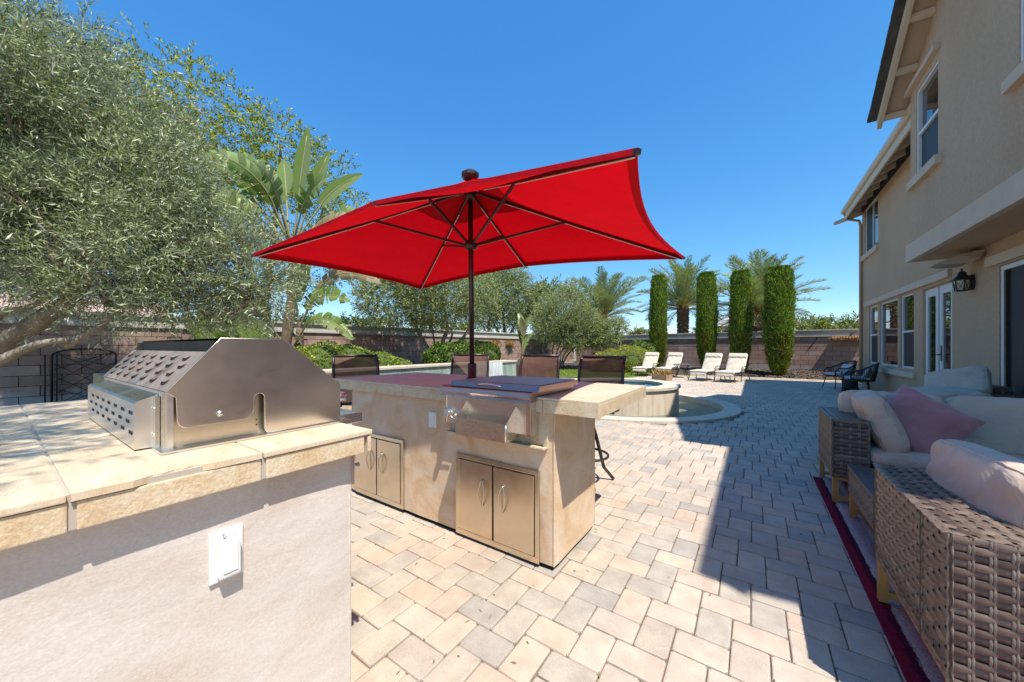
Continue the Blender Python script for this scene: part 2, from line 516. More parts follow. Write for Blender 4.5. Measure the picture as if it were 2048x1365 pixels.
M['red_cloth'] = fabricmat('red_canopy_cloth', (.50,.002,.012), trans=0.34, tcol=(.62,.0005,.006), fold=0.22, var=0.16, sheen=0.0)
M['led'] = mat('pale_strip', (.75,.70,.62), rough=0.4)
M['sling'] = slingmat('brown_sling', (.105,.048,.034), 0.13)
M['steel_lid'] = steelmat('lid_steel', (10, 10, 1), tint=(.46,.33,.31), rough=0.36)
M['gold_metal'] = mat('gold_metal', [(0.3,(.42,.24,.07)),(0.7,(.52,.32,.11))], 15, rough=0.42, metal=0.25)
M['wicker'] = mat('brown_wicker', [(0.22,(.045,.030,.026)),(0.45,(.105,.075,.062)),(0.62,(.17,.125,.10)),(0.8,(.27,.215,.175))], 14, 6, rough=0.42, stretch=(1,1,6), fine=0.35, fscale=160, bump=0.2, bscale=150)
def wickermat(name):
    m, nt, out = _nt(name)
    g = nt.nodes.new('ShaderNodeNewGeometry')
    base = ramp(nt, g.outputs['Random Per Island'], [(0.0,(.062,.038,.029)), (.3,(.12,.08,.06)), (.55,(.175,.122,.09)), (.8,(.10,.067,.052)), (1.0,(.23,.17,.128))])
    v = coords(nt, (1, 1, 9)); n1 = noise(nt, v, 26.0, 6, 0.7); n2 = noise(nt, coords(nt), 3.2, 4)
    c = mixc(nt, 0.75, base, ramp(nt, n1, [(0.3, (.25,)*3), (0.7, (.75,)*3)]), 'OVERLAY')
    c = mixc(nt, 0.5, c, ramp(nt, n2, [(0.3, (.36,.34,.33)), (0.7, (.62,.62,.62))]), 'OVERLAY')
    p = N(nt, 'ShaderNodeBsdfPrincipled', Roughness=0.38)
    nt.links.new(c, p.inputs['Base Color'])
    b = N(nt, 'ShaderNodeBump', Strength=0.3, Distance=0.002); nt.links.new(n1, b.inputs['Height']); nt.links.new(b.outputs[0], p.inputs['Normal'])
    nt.links.new(p.outputs[0], out.inputs['Surface'])
    return m
M['wicker'] = wickermat('brown_wicker_strand')
M['wicker_v'] = mat('pale_wicker', [(0.3,(.13,.105,.085)),(0.7,(.24,.20,.165))], 14, rough=0.4, bump=0.2, bscale=150)
M['wicker_dark'] = mat('dark_wicker', [(0.3,(.012,.010,.010)),(0.7,(.04,.032,.03))], 24, rough=0.45)
M['slat'] = mat('dark_slat', [(0.3,(.075,.062,.06)),(0.7,(.13,.11,.105))], 8, rough=0.5, stretch=(1,10,1))
M['cushion'] = fabricmat('beige_cushion', (.60,.45,.35), fold=0.5, weave=500)
M['cushion_far'] = fabricmat('cream_cushion', (.66,.58,.46), fold=0.1)
M['pink'] = fabricmat('pink_velvet', (.43,.175,.175), sheen=0.7, fold=0.55, var=0.2)
M['blue_pad'] = fabricmat('grey_blue_pad', (.34,.38,.46))
M['navy_pad'] = fabricmat('slate_pad', (.11,.13,.19))
M['stripe'] = fabricmat('pale_grey_cushion', (.52,.52,.52))
M['rug'] = rugmat('striped_rug')
M['stucco'] = mat('house_stucco', [(0.22,(.44,.30,.19)),(0.5,(.495,.345,.225)),(0.78,(.54,.385,.258))], 0.9, 6, rough=0.9, bump=0.45, bscale=60, bdetail=5, bdist=0.012, stretch=(1,1,.5), fine=0.12, fscale=50)
M['trim'] = mat('stucco_trim', [(0.3,(.56,.44,.33)),(0.7,(.63,.51,.39))], 4, rough=0.88, bump=0.5, bscale=70, bdist=0.008)
M['wood_trim'] = mat('painted_wood', [(0.3,(.60,.50,.37)),(0.7,(.68,.58,.45))], 3, rough=0.6)
M['soffit'] = mat('painted_soffit', [(0.3,(.46,.36,.25)),(0.7,(.52,.42,.30))], 3, rough=0.7)
M['gutter'] = mat('painted_gutter', (.60,.52,.42), rough=0.4)
M['roof_tile'] = mat('dark_roof_tile', [(0.3,(.045,.042,.045)),(0.7,(.085,.08,.08))], 8, rough=0.8, bump=0.3)
M['white_frame'] = mat('white_vinyl', (.72,.72,.72), rough=0.35)
M['glass'] = glassmat('window_glass', ior=2.4, wav=0.05)
M['screen'] = mat('insect_screen', (.028,.03,.036), rough=0.6)
M['coping'] = mat('wall_coping', [(0.3,(.45,.41,.36)),(0.7,(.55,.51,.455))], 3, rough=0.9, bump=0.3)
M['block'] = blockmat('wall_block')
M['mortar'] = mat('dark_mortar', (.09,.065,.055), 30, rough=0.95)
M['spa_tile'] = mat('spa_travertine', [(0.25,(.64,.49,.345)),(0.5,(.72,.59,.45)),(0.75,(.76,.66,.53))], 5, 7, rough=0.5, stretch=(2,2,.6), fine=0.15)
M['spa_cope'] = mat('spa_coping', [(0.25,(.55,.44,.33)),(0.6,(.66,.56,.44)),(0.8,(.70,.63,.53))], 5, 6, rough=0.6, bump=0.15)
M['pool_floor'] = mat('pool_plaster', [(0.3,(.26,.52,.58)),(0.7,(.40,.66,.70))], 5, rough=0.7)
M['basin_floor'] = mat('basin_plaster', [(0.3,(.56,.51,.38)),(0.7,(.68,.63,.50))], 4, rough=0.8)
M['water'] = watermat('water', (.86,.97,.98))
M['green_tile'] = mat('wet_green_tile', [(0.25,(.16,.25,.21)),(0.5,(.30,.38,.32)),(0.75,(.50,.55,.48))], 6, 6, rough=0.18, stretch=(1,1,.35), bump=0.2, bscale=18)
M['grass'] = leafmat('lawn_blades', (.22,.30,.045), var=0.4, trans=0.4, tips=(.38,.42,.10))
M['lawn'] = mat('lawn_soil', [(0.3,(.10,.14,.03)),(0.7,(.19,.25,.06))], 14, rough=0.95)
M['bark'] = mat('olive_bark', [(0.25,(.13,.095,.065)),(0.5,(.25,.20,.145)),(0.75,(.38,.32,.24))], 9, 7, rough=0.9, bump=0.8, bscale=28, bdist=0.02, stretch=(1,1,.5), fine=0.3)
M['bark_dark'] = mat('dark_bark', [(0.3,(.07,.05,.035)),(0.7,(.16,.12,.085))], 14, 6, rough=0.9, bump=0.8, bscale=30, bdist=0.02)
M['palm_bark'] = mat('palm_trunk', [(0.3,(.10,.055,.03)),(0.7,(.26,.16,.09))], 14, 6, rough=0.9, bump=0.8, bscale=20, bdist=0.03)
M['olive'] = leafmat('olive_leaf', (.19,.23,.11), under=(.46,.48,.34), var=0.6, trans=0.2, rough=0.36, tips=(.33,.36,.19))
M['olive_far'] = leafmat('olive_leaf_far', (.19,.225,.085), under=(.36,.38,.21), var=0.55, trans=0.28, rough=0.5, tips=(.33,.34,.13))
M['lime_tree'] = leafmat('yellow_green_leaf', (.17,.21,.045), var=0.5, trans=0.35, tips=(.30,.30,.07))
M['pinnate'] = leafmat('pinnate_leaf', (.19,.235,.026), var=0.5, trans=0.45, tips=(.42,.39,.04))
M['pod'] = mat('seed_pod', (.16,.07,.025), rough=0.7)
M['hedge'] = leafmat('hedge_leaf', (.21,.28,.035), var=0.5, trans=0.32, tips=(.38,.43,.06))
M['boxwood'] = leafmat('boxwood_leaf', (.085,.15,.022), var=0.5, trans=0.25, tips=(.17,.24,.04))
M['mound'] = leafmat('yellow_mound_leaf', (.30,.31,.035), var=0.45, trans=0.3, tips=(.50,.46,.06))
M['cypress'] = leafmat('cypress_spray', (.125,.205,.022), var=0.55, trans=0.3, tips=(.28,.37,.045))
M['cypress_brown'] = leafmat('cypress_spray_brown', (.17,.15,.025), var=0.5, trans=0.25, tips=(.27,.21,.045))
M['palm_leaf'] = leafmat('palm_leaflet', (.20,.265,.115), under=(.30,.35,.19), var=0.4, trans=0.28, rough=0.4, tips=(.38,.42,.21))
M['palm_dry'] = leafmat('palm_dry_leaflet', (.27,.20,.085), var=0.4, trans=0.25, tips=(.38,.30,.15))
M['palm_stem'] = mat('palm_stem', [(0.3,(.34,.24,.06)),(0.7,(.46,.34,.11))], 5, rough=0.5)
M['banana'] = leafmat('bird_leaf', (.165,.235,.05), under=(.26,.325,.12), var=0.18, trans=0.24, rough=0.38)
M['banana_dry'] = leafmat('bird_leaf_dry', (.34,.27,.16), var=0.2, trans=0.3, rough=0.6)
M['banana_stem'] = mat('bird_stem', [(0.3,(.22,.22,.09)),(0.7,(.36,.32,.16))], 6, rough=0.5, stretch=(1,1,.3))
M['banana_trunk'] = mat('bird_trunk', [(0.3,(.10,.07,.045)),(0.7,(.27,.20,.13))], 10, rough=0.9, stretch=(1,1,2), bump=0.6, bscale=20, bdist=0.02)
M['dry'] = leafmat('dried_plant', (.36,.20,.05), var=0.5, trans=0.3, tips=(.50,.33,.10))
M['terracotta'] = mat('terracotta', [(0.3,(.34,.17,.07)),(0.7,(.46,.26,.12))], 9, rough=0.85)
M['far_wall'] = mat('far_house_wall', (.50,.44,.36), rough=0.9)
M['far_roof'] = mat('far_house_roof', [(0.3,(.33,.31,.30)),(0.7,(.42,.40,.385))], 6, rough=0.9)
M['far_roof_red'] = mat('far_red_roof', (.55,.36,.30), rough=0.9)
M['rock'] = mat('edging_stone', [(0.3,(.20,.18,.165)),(0.7,(.34,.31,.28))], 7, rough=0.9, bump=0.5)
M['lantern_glass'] = glassmat('lantern_glass', (.55,.50,.40), 1.45, 0.15)
M['speaker'] = mat('speaker_plastic', (.50,.42,.34), rough=0.5)
M['speaker_grille'] = mat('speaker_grille', (.36,.31,.27), rough=0.6)
M['wood_box'] = mat('planter_wood', [(0.3,(.30,.19,.11)),(0.7,(.42,.29,.18))], 8, rough=0.8, stretch=(1,6,6))
M['letters'] = mat('white_letters', (.75,.75,.73), rough=0.5)
M['iron'] = mat('wrought_iron', (.018,.013,.011), rough=0.6)
# ------------------------------------------------------------------ setting: ground, patio, bed, lawn
def in_view(x, y, z=0.0, m=60):
    fx, fy = -math.sin(YAW), math.cos(YAW); rx, ry = math.cos(YAW), math.sin(YAW)
    d = x*fx + y*fy
    if d < 0.25: return None
    px = 1024 + 710*(x*rx + y*ry)/d; py = 695 - 710*(z-CAM_H)/d
    if -m < px < 2048+m and -m < py < 1365+m: return d
    return None

SPA_C = (-2.45, 7.75); SPA_R = 1.2
BAS_C = (-2.35, 7.75); BAS_RI = 1.88; BAS_RO = 2.15
POOL = (-6.2, -3.75, 3.3, 9.3)

def ring_sheet(name, outer, holes, z, m):
    """flat sheet with polygon holes, filled by triangulation"""
    bm = bmesh.new()
    es = []
    for loop in [outer] + holes:
        vs = [bm.verts.new((x, y, z)) for x, y in loop]
        es += [bm.edges.new((vs[i], vs[(i+1) % len(vs)])) for i in range(len(vs))]
    bmesh.ops.triangle_fill(bm, edges=es, use_beauty=True, normal=(0, 0, 1))
    me = bpy.data.meshes.new(name); bm.to_mesh(me); bm.free(); me.materials.append(m)
    return link(name, me)

def circ(c, r, n=64, a0=0.0, a1=2*math.pi):
    return [(c[0]+r*math.cos(a0+(a1-a0)*i/n), c[1]+r*math.sin(a0+(a1-a0)*i/n)) for i in range(n)]

HOLES = [circ(BAS_C, 2.0), [(POOL[0], POOL[2]), (POOL[1], POOL[2]), (POOL[1], POOL[3]), (POOL[0], POOL[3])]]
g = ring_sheet('ground', [(-400, -200), (400, -200), (400, 600), (-400, 600)], HOLES, -0.016, M['soil'])
tag(g, 'dry bare earth under and beyond the garden', 'ground', kind='structure')
pat = ring_sheet('patio', [(-5.9, -3.0), (6.0, -3.0), (6.0, 16.62), (-3.7, 16.62), (-4.6, 15.6), (-5.9, 13.3)], HOLES, -0.009, M['sand'])
tag(pat, 'patio of tan and grey concrete pavers in herringbone', 'patio', kind='structure')

# pavers: 90 degree herringbone, 0.1945 x 0.1295
PW, PL = 0.1295, 0.1945
PO = (-0.918, 1.5093)
def paver_mesh(L, W, seed):
    r2 = random.Random(seed)
    bm = bmesh.new(); bmesh.ops.create_cube(bm, size=1.0)
    gx, gy = L-0.004, W-0.004
    for v in bm.verts: v.co = Vector((v.co.x*gx, v.co.y*gy, v.co.z*0.05-0.025))
    top = [e for e in bm.edges if all(v.co.z > -0.01 for v in e.verts)]
    vert = [e for e in bm.edges if abs(e.verts[0].co.z-e.verts[1].co.z) > 0.02]
    bmesh.ops.bevel(bm, geom=vert, offset=0.006, segments=2, affect='EDGES')
    bmesh.ops.bevel(bm, geom=[e for e in bm.edges if all(v.co.z > -0.005 for v in e.verts)], offset=0.0065, segments=2, profile=0.55, affect='EDGES')
    bmesh.ops.delete(bm, geom=[f for f in bm.faces if f.normal.z < -0.5], context='FACES')
    for v in bm.verts:
        v.co.x += r2.uniform(-.0012, .0012); v.co.y += r2.uniform(-.0012, .0012)
    for f in bm.faces: f.smooth = False
    me = bpy.data.meshes.new('paver'); bm.to_mesh(me); bm.free(); me.materials.append(M['paver'])
    return me

spots = []
for m_ in range(-45, 60):
    for k in range(-110, 110):
        ox = PO[0] + k*PW + m_*(PL+PW); oy = PO[1] - k*PW + m_*(PL-PW)
        for (cx, cy, vert) in ((ox+PL/2, oy-PW/2, False), (ox+PL+PW/2, oy+PL/2-PW, True)):
            if not (-5.6 < cx < 2.78 and -1.6 < cy < 16.5): continue
            if cx < -3.6 and cy > 15.4: continue
            if math.hypot(cx-BAS_C[0], cy-BAS_C[1]) < BAS_RO+0.06: continue
            if POOL[0]-.3 < cx < POOL[1]+.3 and POOL[2]-.3 < cy < POOL[3]+.3: continue
            if -2.62 < cx < -1.0 and 1.8 < cy < 2.12: continue
            spots.append((cx, cy, vert))
def occluded(cx, cy):
    if cx < -1.0 and cy < 0.75: return True
    if cx*0.72 + 0.0 < -1.066 * (cy/0.66) * 0.72 and cy < 5: return True     # behind the grill counter
    # behind the bar island
    for t in (0.35, 0.5, 0.65, 0.8, 0.9):
        if -2.72 < cx*t < -0.9 and 1.70 < cy*t < 2.2 and CAM_H*(1-t) < 0.85: return True
    return False
vis = []; rest = []
for s_ in spots:
    d = in_view(s_[0], s_[1], 0, 40)
    if d is not None and not occluded(s_[0], s_[1]): vis.append((d, s_))
    else: rest.append(s_)
vis.sort()
near = [s_ for d, s_ in vis[:300]]
rest += [s_ for d, s_ in vis[300:]]
PM = [paver_mesh(PL, PW, i) for i in range(5)]
for (cx, cy, vert) in near:
    o = link('paver', PM[rnd.randrange(5)], pat)
    o.location = (cx, cy, rnd.uniform(-.0012, .0012))
    o.rotation_euler = (rnd.gauss(0, .004), rnd.gauss(0, .004), (math.pi/2 if vert else 0) + (math.pi if rnd.random() < .5 else 0) + rnd.gauss(0, .006))
far = MB()
for (cx, cy, vert) in rest:
    hx, hy = (PL/2-.0032, PW/2-.0032) if not vert else (PW/2-.0032, PL/2-.0032)
    z = rnd.uniform(-.0015, .001); vz = -.0095; tx, ty = rnd.gauss(0, .004), rnd.gauss(0, .004); b = 0.007
    V = []
    for (sx, sy) in ((-1,-1),(1,-1),(1,1),(-1,1)):
        V.append((cx+sx*hx, cy+sy*hy, -.012))
    for (sx, sy) in ((-1,-1),(1,-1),(1,1),(-1,1)):
        V.append((cx+sx*hx, cy+sy*hy, -.0065))
    for (sx, sy) in ((-1,-1),(1,-1),(1,1),(-1,1)):
        V.append((cx+sx*(hx-b), cy+sy*(hy-b), z + tx*sx*hx + ty*sy*hy))
    far.add(V, [(0,1,5,4),(1,2,6,5),(2,3,7,6),(3,0,4,7),(4,5,9,8),(5,6,10,9),(6,7,11,10),(7,4,8,11),(8,9,10,11)])
fo = far.build('paver_field', M['paver_far'], pat, fix=False)
fo['kind'] = 'stuff'

# sunlit band put in as pale stones at the patio's end, planting bed rising to the wall
st = MB()
for i in range(14):
    x0 = -2.2 + i*0.36
    st.box(x0, x0+.353, 16.64, 16.90, -.05, .012, 0.006)
so_ = st.build('sunlit_strip', M['spa_cope']); tag(so_, 'narrow pale strip standing in for sunlit ground along the bark bed', 'painted sunlight', kind='structure')

def far_wall_y(x): return 19.9 - 0.206*(x-0.49)
def left_wall_x(y): return -11.5 + 0.0697*(y-0.66)
P = []
for i in range(41):
    row = []
    for j in range(11):
        x = -10.4 + 14.6*i/40
        y0 = 16.92 if x > -4 else 16.92 + (x+4)*0.02
        y0 = 16.92 if x > -3.6 else min(16.92 + (-3.6-x)*0.35, 18.6)
        y = y0 + (far_wall_y(x)-y0)*j/10
        z = -.004 + 0.17*min(1, j/6) + 0.018*math.sin(x*7.1+y*3)*math.sin(y*8.3) * (1 if j else 0)
        row.append((x, y, z))
    P.append(row)
bed = MB().grid(P).build('planting_bed', M['mulch']); tag(bed, 'planting bed of dark bark mulch below the far wall', 'planting bed', kind='structure')
# bark chips on the bed that catch the light
n = 5200
rs = np.random.RandomState(3)
cx = rs.uniform(-2.5, 3.9, n); cyt = rs.uniform(0, 1, n)
cy = 16.95 + (19.9-0.206*(cx-.49)-16.95)*cyt
cz = -.004+0.17*np.minimum(1, cyt*10/6)+0.02
an = rs.uniform(0, 6.28, n); ln = rs.uniform(.015, .05, n); wd_ = rs.uniform(.008, .02, n)
dx = np.stack([np.cos(an)*ln, np.sin(an)*ln, rs.uniform(-.02, .02, n)], 1); dy = np.stack([-np.sin(an)*wd_, np.cos(an)*wd_, rs.uniform(-.012, .012, n)], 1)
c = np.stack([cx, cy, cz], 1)
V = np.stack([c-dx-dy, c+dx-dy, c+dx+dy, c-dx+dy], 1)
o = link('bark_chips', quads_mesh('bark_chips', V, mat('bark_chip', [(0.3,(.06,.04,.028)),(0.7,(.20,.14,.095))], 12, rough=0.9)))
tag(o, 'loose bark chips scattered over the far planting bed', 'mulch', kind='stuff')

# lawn
lawn_poly = [(-9.9, 12.2), (-4.6, 13.2), (-4.0, 14.0), (-3.75, 15.3), (-3.9, 17.0), (-5.6, 18.4), (-8.0, 18.2), (-9.7, 16.5)]
lw = MB().add([(x, y, .004) for x, y in lawn_poly], [tuple(range(len(lawn_poly)))]).build('lawn', M['lawn'])
tag(lw, 'patch of short green lawn behind the spa', 'lawn', kind='structure')
n = 26000
px_ = rs.uniform(-9.9, -3.75, n); py_ = rs.uniform(12.2, 18.4, n)
def inpoly(x, y, poly):
    r = np.zeros(len(x), bool); j = len(poly)-1
    for i in range(len(poly)):
        xi, yi = poly[i]; xj, yj = poly[j]
        r ^= ((yi > y) != (yj > y)) & (x < (xj-xi)*(y-yi)/(yj-yi+1e-9)+xi); j = i
    return r
k = inpoly(px_, py_, lawn_poly); px_, py_ = px_[k], py_[k]; n = len(px_)
h = rs.uniform(.03, .07, n); an = rs.uniform(0, 6.28, n)
b = np.stack([px_, py_, np.full(n, .003)], 1); sd = np.stack([np.cos(an)*.006, np.sin(an)*.006, np.zeros(n)], 1)
ln_ = np.stack([rs.normal(0, .02, n), rs.normal(0, .02, n), h], 1)
V = np.stack([b-sd, b+sd, b+ln_+sd*.2, b+ln_-sd*.2], 1)
o = link('grass', quads_mesh('grass', V, M['grass'])); tag(o, 'short mown grass blades of the back lawn', 'grass', kind='stuff')
# edging stones between lawn and bed
for i in range(12):
    x = -8.9 + i*0.34; y = 18.15 + 0.12*math.sin(i*1.7)
    bm = bmesh.new(); bmesh.ops.create_icosphere(bm, subdivisions=2, radius=1.0)
    for v in bm.verts:
        q = v.co * (1+rnd.uniform(-.18, .18)); v.co = Vector((q.x*.19, q.y*.15, max(-.05, q.z*.12)+.08))
    me = bpy.data.meshes.new('edging_stone'); bm.to_mesh(me); bm.free(); me.materials.append(M['rock'])
    o = link('edging_stone', me); o.location = (x, y, 0.0)
    tag(o, 'grey edging stone in a low row behind the lawn', 'stone', 'edging stones behind the lawn')

# ------------------------------------------------------------------ garden walls of block
def block_wall(name, label, p0, p1, zb, zt, side, visible, face):
    """wall from p0 to p1; blocks stand proud on the garden side; cap of two courses"""
    p0 = Vector((p0[0], p0[1], 0)); p1 = Vector((p1[0], p1[1], 0))
    d = (p1-p0); L = d.length; d.normalize(); nrm = Vector((d.y, -d.x, 0)) * side
    t = thing(name, label, 'garden wall', tuple(p0))
    core = MB()
    a = p0 - nrm*0.03; b_ = p1 - nrm*0.03
    def slab(mb, s0, s1, z0, z1, front, back, bev=0):
        c = p0 + d*((s0+s1)/2) + nrm*((front-back)/2); 
        mb.obox((c.x, c.y, (z0+z1)/2), ((s1-s0)/2, (front+back)/2, (z1-z0)/2), Matrix((d, nrm, Vector((0,0,1)))).transposed(), bev)
    slab(core, 0, L, zb-.3, zt-.30, -0.012, 0.2)
    core.build('wall_core', M['mortar'], t)
    ch = 0.198; bl = 0.51; rows = int((zt-.30-zb+.02)/ch)+1
    mb = MB(); mb.box(-bl/2+.004, bl/2-.004, -.02, .016, -ch/2+.004, ch/2-.004, 0.004)
    proto = {}
    cand = []
    for r_ in range(rows):
        z1 = zt-.30-r_*ch; z0 = z1-ch
        s = -0.25 if r_ % 2 else 0.0
        while s < L:
            s0, s1 = max(0, s), min(L, s+bl)
            if s1-s0 > .06: cand.append((s0, s1, z0, z1, visible(s0, s1)))
            s += bl
    cand_v = [c for c in cand if c[4]]; cand_h = [c for c in cand if not c[4]]
    if len(cand_v) > 300: cand_h += cand_v[300:]; cand_v = cand_v[:300]
    Rm = Matrix((d, nrm, Vector((0,0,1)))).transposed()
    eul = Rm.to_euler()
    for (s0, s1, z0, z1, _) in cand_v:
        key = round(s1-s0, 2)
        if key not in proto:
            m_ = MB(); hl = (s1-s0)/2-.005; m_.box(-hl, hl, -.03, .012, -ch/2+.005, ch/2-.005, 0.004)
            o = m_.build('block', M['block']); proto[key] = o.data; bpy.data.objects.remove(o)
        o = link('block', proto[key], t)
        c = d*((s0+s1)/2) + nrm*rnd.uniform(-.003, .003)
        o.location = (c.x, c.y, (z0+z1)/2); o.rotation_euler = eul
    if cand_h:
        m_ = MB()
        for (s0, s1, z0, z1, _) in cand_h: slab(m_, s0+.005, s1-.005, z0+.005, z1-.005, 0.012, -0.0)
        o = m_.build('hidden_blocks', M['block'], t); o['kind'] = 'stuff'
    # cap: ledge, band, top slab
    s = 0.0; i = 0
    while s < L:
        s1 = min(L, s+1.55)
        m_ = MB(); slab(m_, s+.002, s1-.002, zt-.30, zt-.245, .075, .25, .004); m_.build('ledge_stone', M['coping'], t)
        m_ = MB(); slab(m_, s+.002, s1-.002, zt-.245, zt-.055, .03, .2, .004); m_.build('band_stone', M['coping'], t)
        m_ = MB(); slab(m_, s+.002, s1-.002, zt-.055, zt, .085, .26, .006); m_.build('cap_stone', M['coping'], t)
        s = s1; i += 1
    return t
LW0 = (left_wall_x(-2.5), -2.5); LW1 = (left_wall_x(22.1), 22.1)
def lv(s0, s1):
    y = -2.5 + (s0+s1)/2
    return (-0.3 < y < 2.4) or (5.4 < y < 17.5)
block_wall('garden_wall', 'brown block wall with pale cap running behind the trees and pool', LW0, LW1, -.05, 1.93, 1, lv, 'x')
block_wall('garden_wall', 'brown block wall with pale cap behind the cypresses and loungers', (left_wall_x(22.1)+.2, far_wall_y(left_wall_x(22.1)+.2)), (8.0, far_wall_y(8.0)), 0.05, 1.93, 1, lambda a, b: 1.5 < (a+b)/2 < 14.6, 'y')

# ------------------------------------------------------------------ spa with lower catch basin
spa = thing('spa', 'raised round travertine spa with water and pale coping', 'spa', (SPA_C[0], SPA_C[1], 0))
NT = 26
SPA_H = 0.42
core = MB().lathe([(SPA_R-.03, -.35), (SPA_R-.03, SPA_H-.06)], (SPA_C[0], SPA_C[1], 0), 48)
# ring core (open inside)
core = MB()
prof = [(SPA_R-.02, -.35), (SPA_R-.02, SPA_H-.05), (SPA_R-.28, SPA_H-.05), (SPA_R-.28, -.30), (0.02, -.30)]
vs = []; fs = []; n = 48
for (r_, z_) in prof:
    for j in range(n): vs.append((SPA_C[0]+r_*math.cos(2*math.pi*j/n), SPA_C[1]+r_*math.sin(2*math.pi*j/n), z_))
for i in range(len(prof)-1):
    for j in range(n): fs.append((i*n+j, i*n+(j+1) % n, (i+1)*n+(j+1) % n, (i+1)*n+j))
core.add(vs, fs, True); core.build('shell', M['pool_floor'], spa)
def arc_piece(c, r0, r1, a0, a1, z0, z1, seg=3, gap=0.0):
    m_ = MB(); vs = []; 
    for i in range(seg+1):
        a = a0 + (a1-a0)*i/seg
        for (r_, z_) in ((r0, z0), (r1, z0), (r1, z1), (r0, z1)):
            vs.append((c[0]+r_*math.cos(a), c[1]+r_*math.sin(a), z_))
    fs = []
    for i in range(seg):
        for j in range(4): fs.append((i*4+j, i*4+(j+1) % 4, (i+1)*4+(j+1) % 4, (i+1)*4+j))
    fs += [(0,1,2,3), tuple(seg*4+j for j in (3,2,1,0))]
    return m_.add(vs, fs)
for i in range(NT):
    a0 = 2*math.pi*i/NT; a1 = 2*math.pi*(i+1)/NT
    arc_piece(SPA_C, SPA_R-.03, SPA_R, a0+.0022, a1-.0022, -.30, SPA_H-.05).build('wall_tile', M['spa_tile'], spa)
for i in range(16):
    a0 = 2*math.pi*i/16; a1 = 2*math.pi*(i+1)/16
    arc_piece(SPA_C, SPA_R-.30, SPA_R+.035, a0+.0015, a1-.0015, SPA_H-.05, SPA_H, 5).build('coping_stone', M['spa_cope'], spa)
w = MB().add([(x, y, SPA_H-.07) for x, y in circ(SPA_C, SPA_R-.27, 48)], [tuple(range(48))]).build('water', M['water'], spa)

bas = thing('catch_basin', 'shallow curved water basin with stone rim around the spa', 'pool', (BAS_C[0], BAS_C[1], 0))
m_ = MB()
prof = [(BAS_RI+.02, -.02), (BAS_RI+.02, -.30), (0.02, -.30)]
vs = []; fs = []; n = 64
for (r_, z_) in prof:
    for j in range(n): vs.append((BAS_C[0]+r_*math.cos(2*math.pi*j/n), BAS_C[1]+r_*math.sin(2*math.pi*j/n), z_))
for i in range(len(prof)-1):
    for j in range(n): fs.append((i*n+j, i*n+(j+1) % n, (i+1)*n+(j+1) % n, (i+1)*n+j))
m_.add(vs, fs, True).build('floor', M['basin_floor'], bas, fix=False)
for i in range(24):
    a0 = 2*math.pi*i/24; a1 = 2*math.pi*(i+1)/24
    arc_piece(BAS_C, BAS_RI, BAS_RO+.02, a0+.001, a1-.001, -.08, .03, 4).build('rim_stone', M['spa_cope'], bas)
vs = [(BAS_C[0]+(BAS_RI+.01)*math.cos(2*math.pi*j/n), BAS_C[1]+(BAS_RI+.01)*math.sin(2*math.pi*j/n), -.09) for j in range(n)]
MB().add(vs, [tuple(range(n))]).build('water', M['water'], bas)

# ------------------------------------------------------------------ pool and its raised back wall
pool = thing('swimming_pool', 'turquoise swimming pool mostly hidden behind the bar island', 'pool', ((POOL[0]+POOL[1])/2, (POOL[2]+POOL[3])/2, 0))
x0, x1, y0, y1 = POOL
m_ = MB(); zb = -1.0; zt = -.02
m_.add([(x0,y0,zb),(x1,y0,zb),(x1,y1,zb),(x0,y1,zb),(x0,y0,zt),(x1,y0,zt),(x1,y1,zt),(x0,y1,zt)], [(0,1,2,3),(0,4,5,1),(1,5,6,2),(2,6,7,3),(3,7,4,0)])
m_.build('shell', M['pool_floor'], pool, fix=False)
MB().add([(x0,y0,-.10),(x1,y0,-.10),(x1,y1,-.10),(x0,y1,-.10)], [(0,1,2,3)]).build('water', M['water'], pool)
for i in range(16):
    a, b_ = y0 + (y1-y0)*i/16, y0 + (y1-y0)*(i+1)/16
    MB().box(x1-.02, x1+.28, a+.002, b_-.002, -.06, .025, .004).build('coping_stone', M['spa_cope'], pool)
for i in range(7):
    a, b_ = x0 + (x1-x0)*i/7, x0 + (x1-x0)*(i+1)/7
    for (ya, yb) in ((y0-.28, y0+.02), (y1-.02, y1+.28)):
        MB().box(a+.002, b_-.002, ya, yb, -.06, .025, .004).build('coping_stone', M['spa_cope'], pool)

rw = thing('raised_pool_wall', 'low raised pool wall with green tile spillway and cream top', 'wall', (-6.45, 5.5, 0))
MB().box(-6.60, -6.235, 1.2, 4.25, -.1, .73).build('stone_face', M['trav_edge'], rw)
MB().box(-6.60, -6.235, 4.252, 9.4, -1.0, .73).build('tiled_face', M['green_tile'], rw)
for i in range(16):
    a, b_ = 1.2+.5125*i, 1.2+.5125*(i+1)
    MB().box(-6.66, -6.20, a+.002, b_-.002, .73, .78, .006).build('cap_stone', M['spa_cope'], rw)
# thin sheet of falling water
P = []
for i in range(26):
    y = 7.35 + 1.25*i/25; row = []
    for j in range(9):
        z = .755 - .86*j/8
        row.append((-6.195 + .05*math.sqrt(j/8) + .012*math.sin(i*1.9+j*.6), y, z))
    P.append(row)
fm = mat('falling_water', [(0.35,(.45,.50,.48)),(0.65,(.80,.82,.80))], 7, 5, rough=0.1, stretch=(1,6,.4))
MB().grid(P).build('falling_water', fm, rw)
MB().box(-9.62, -6.60, 1.02, 1.198, -.1, .73).build('stone_return', M['trav_edge'], rw)
pb = MB().box(-9.6, -6.602, 1.2, 12.0, -.1, .60).build('planter_soil', M['mulch']); tag(pb, 'raised planting bed of dark soil behind the pool wall', 'planting bed', kind='structure')

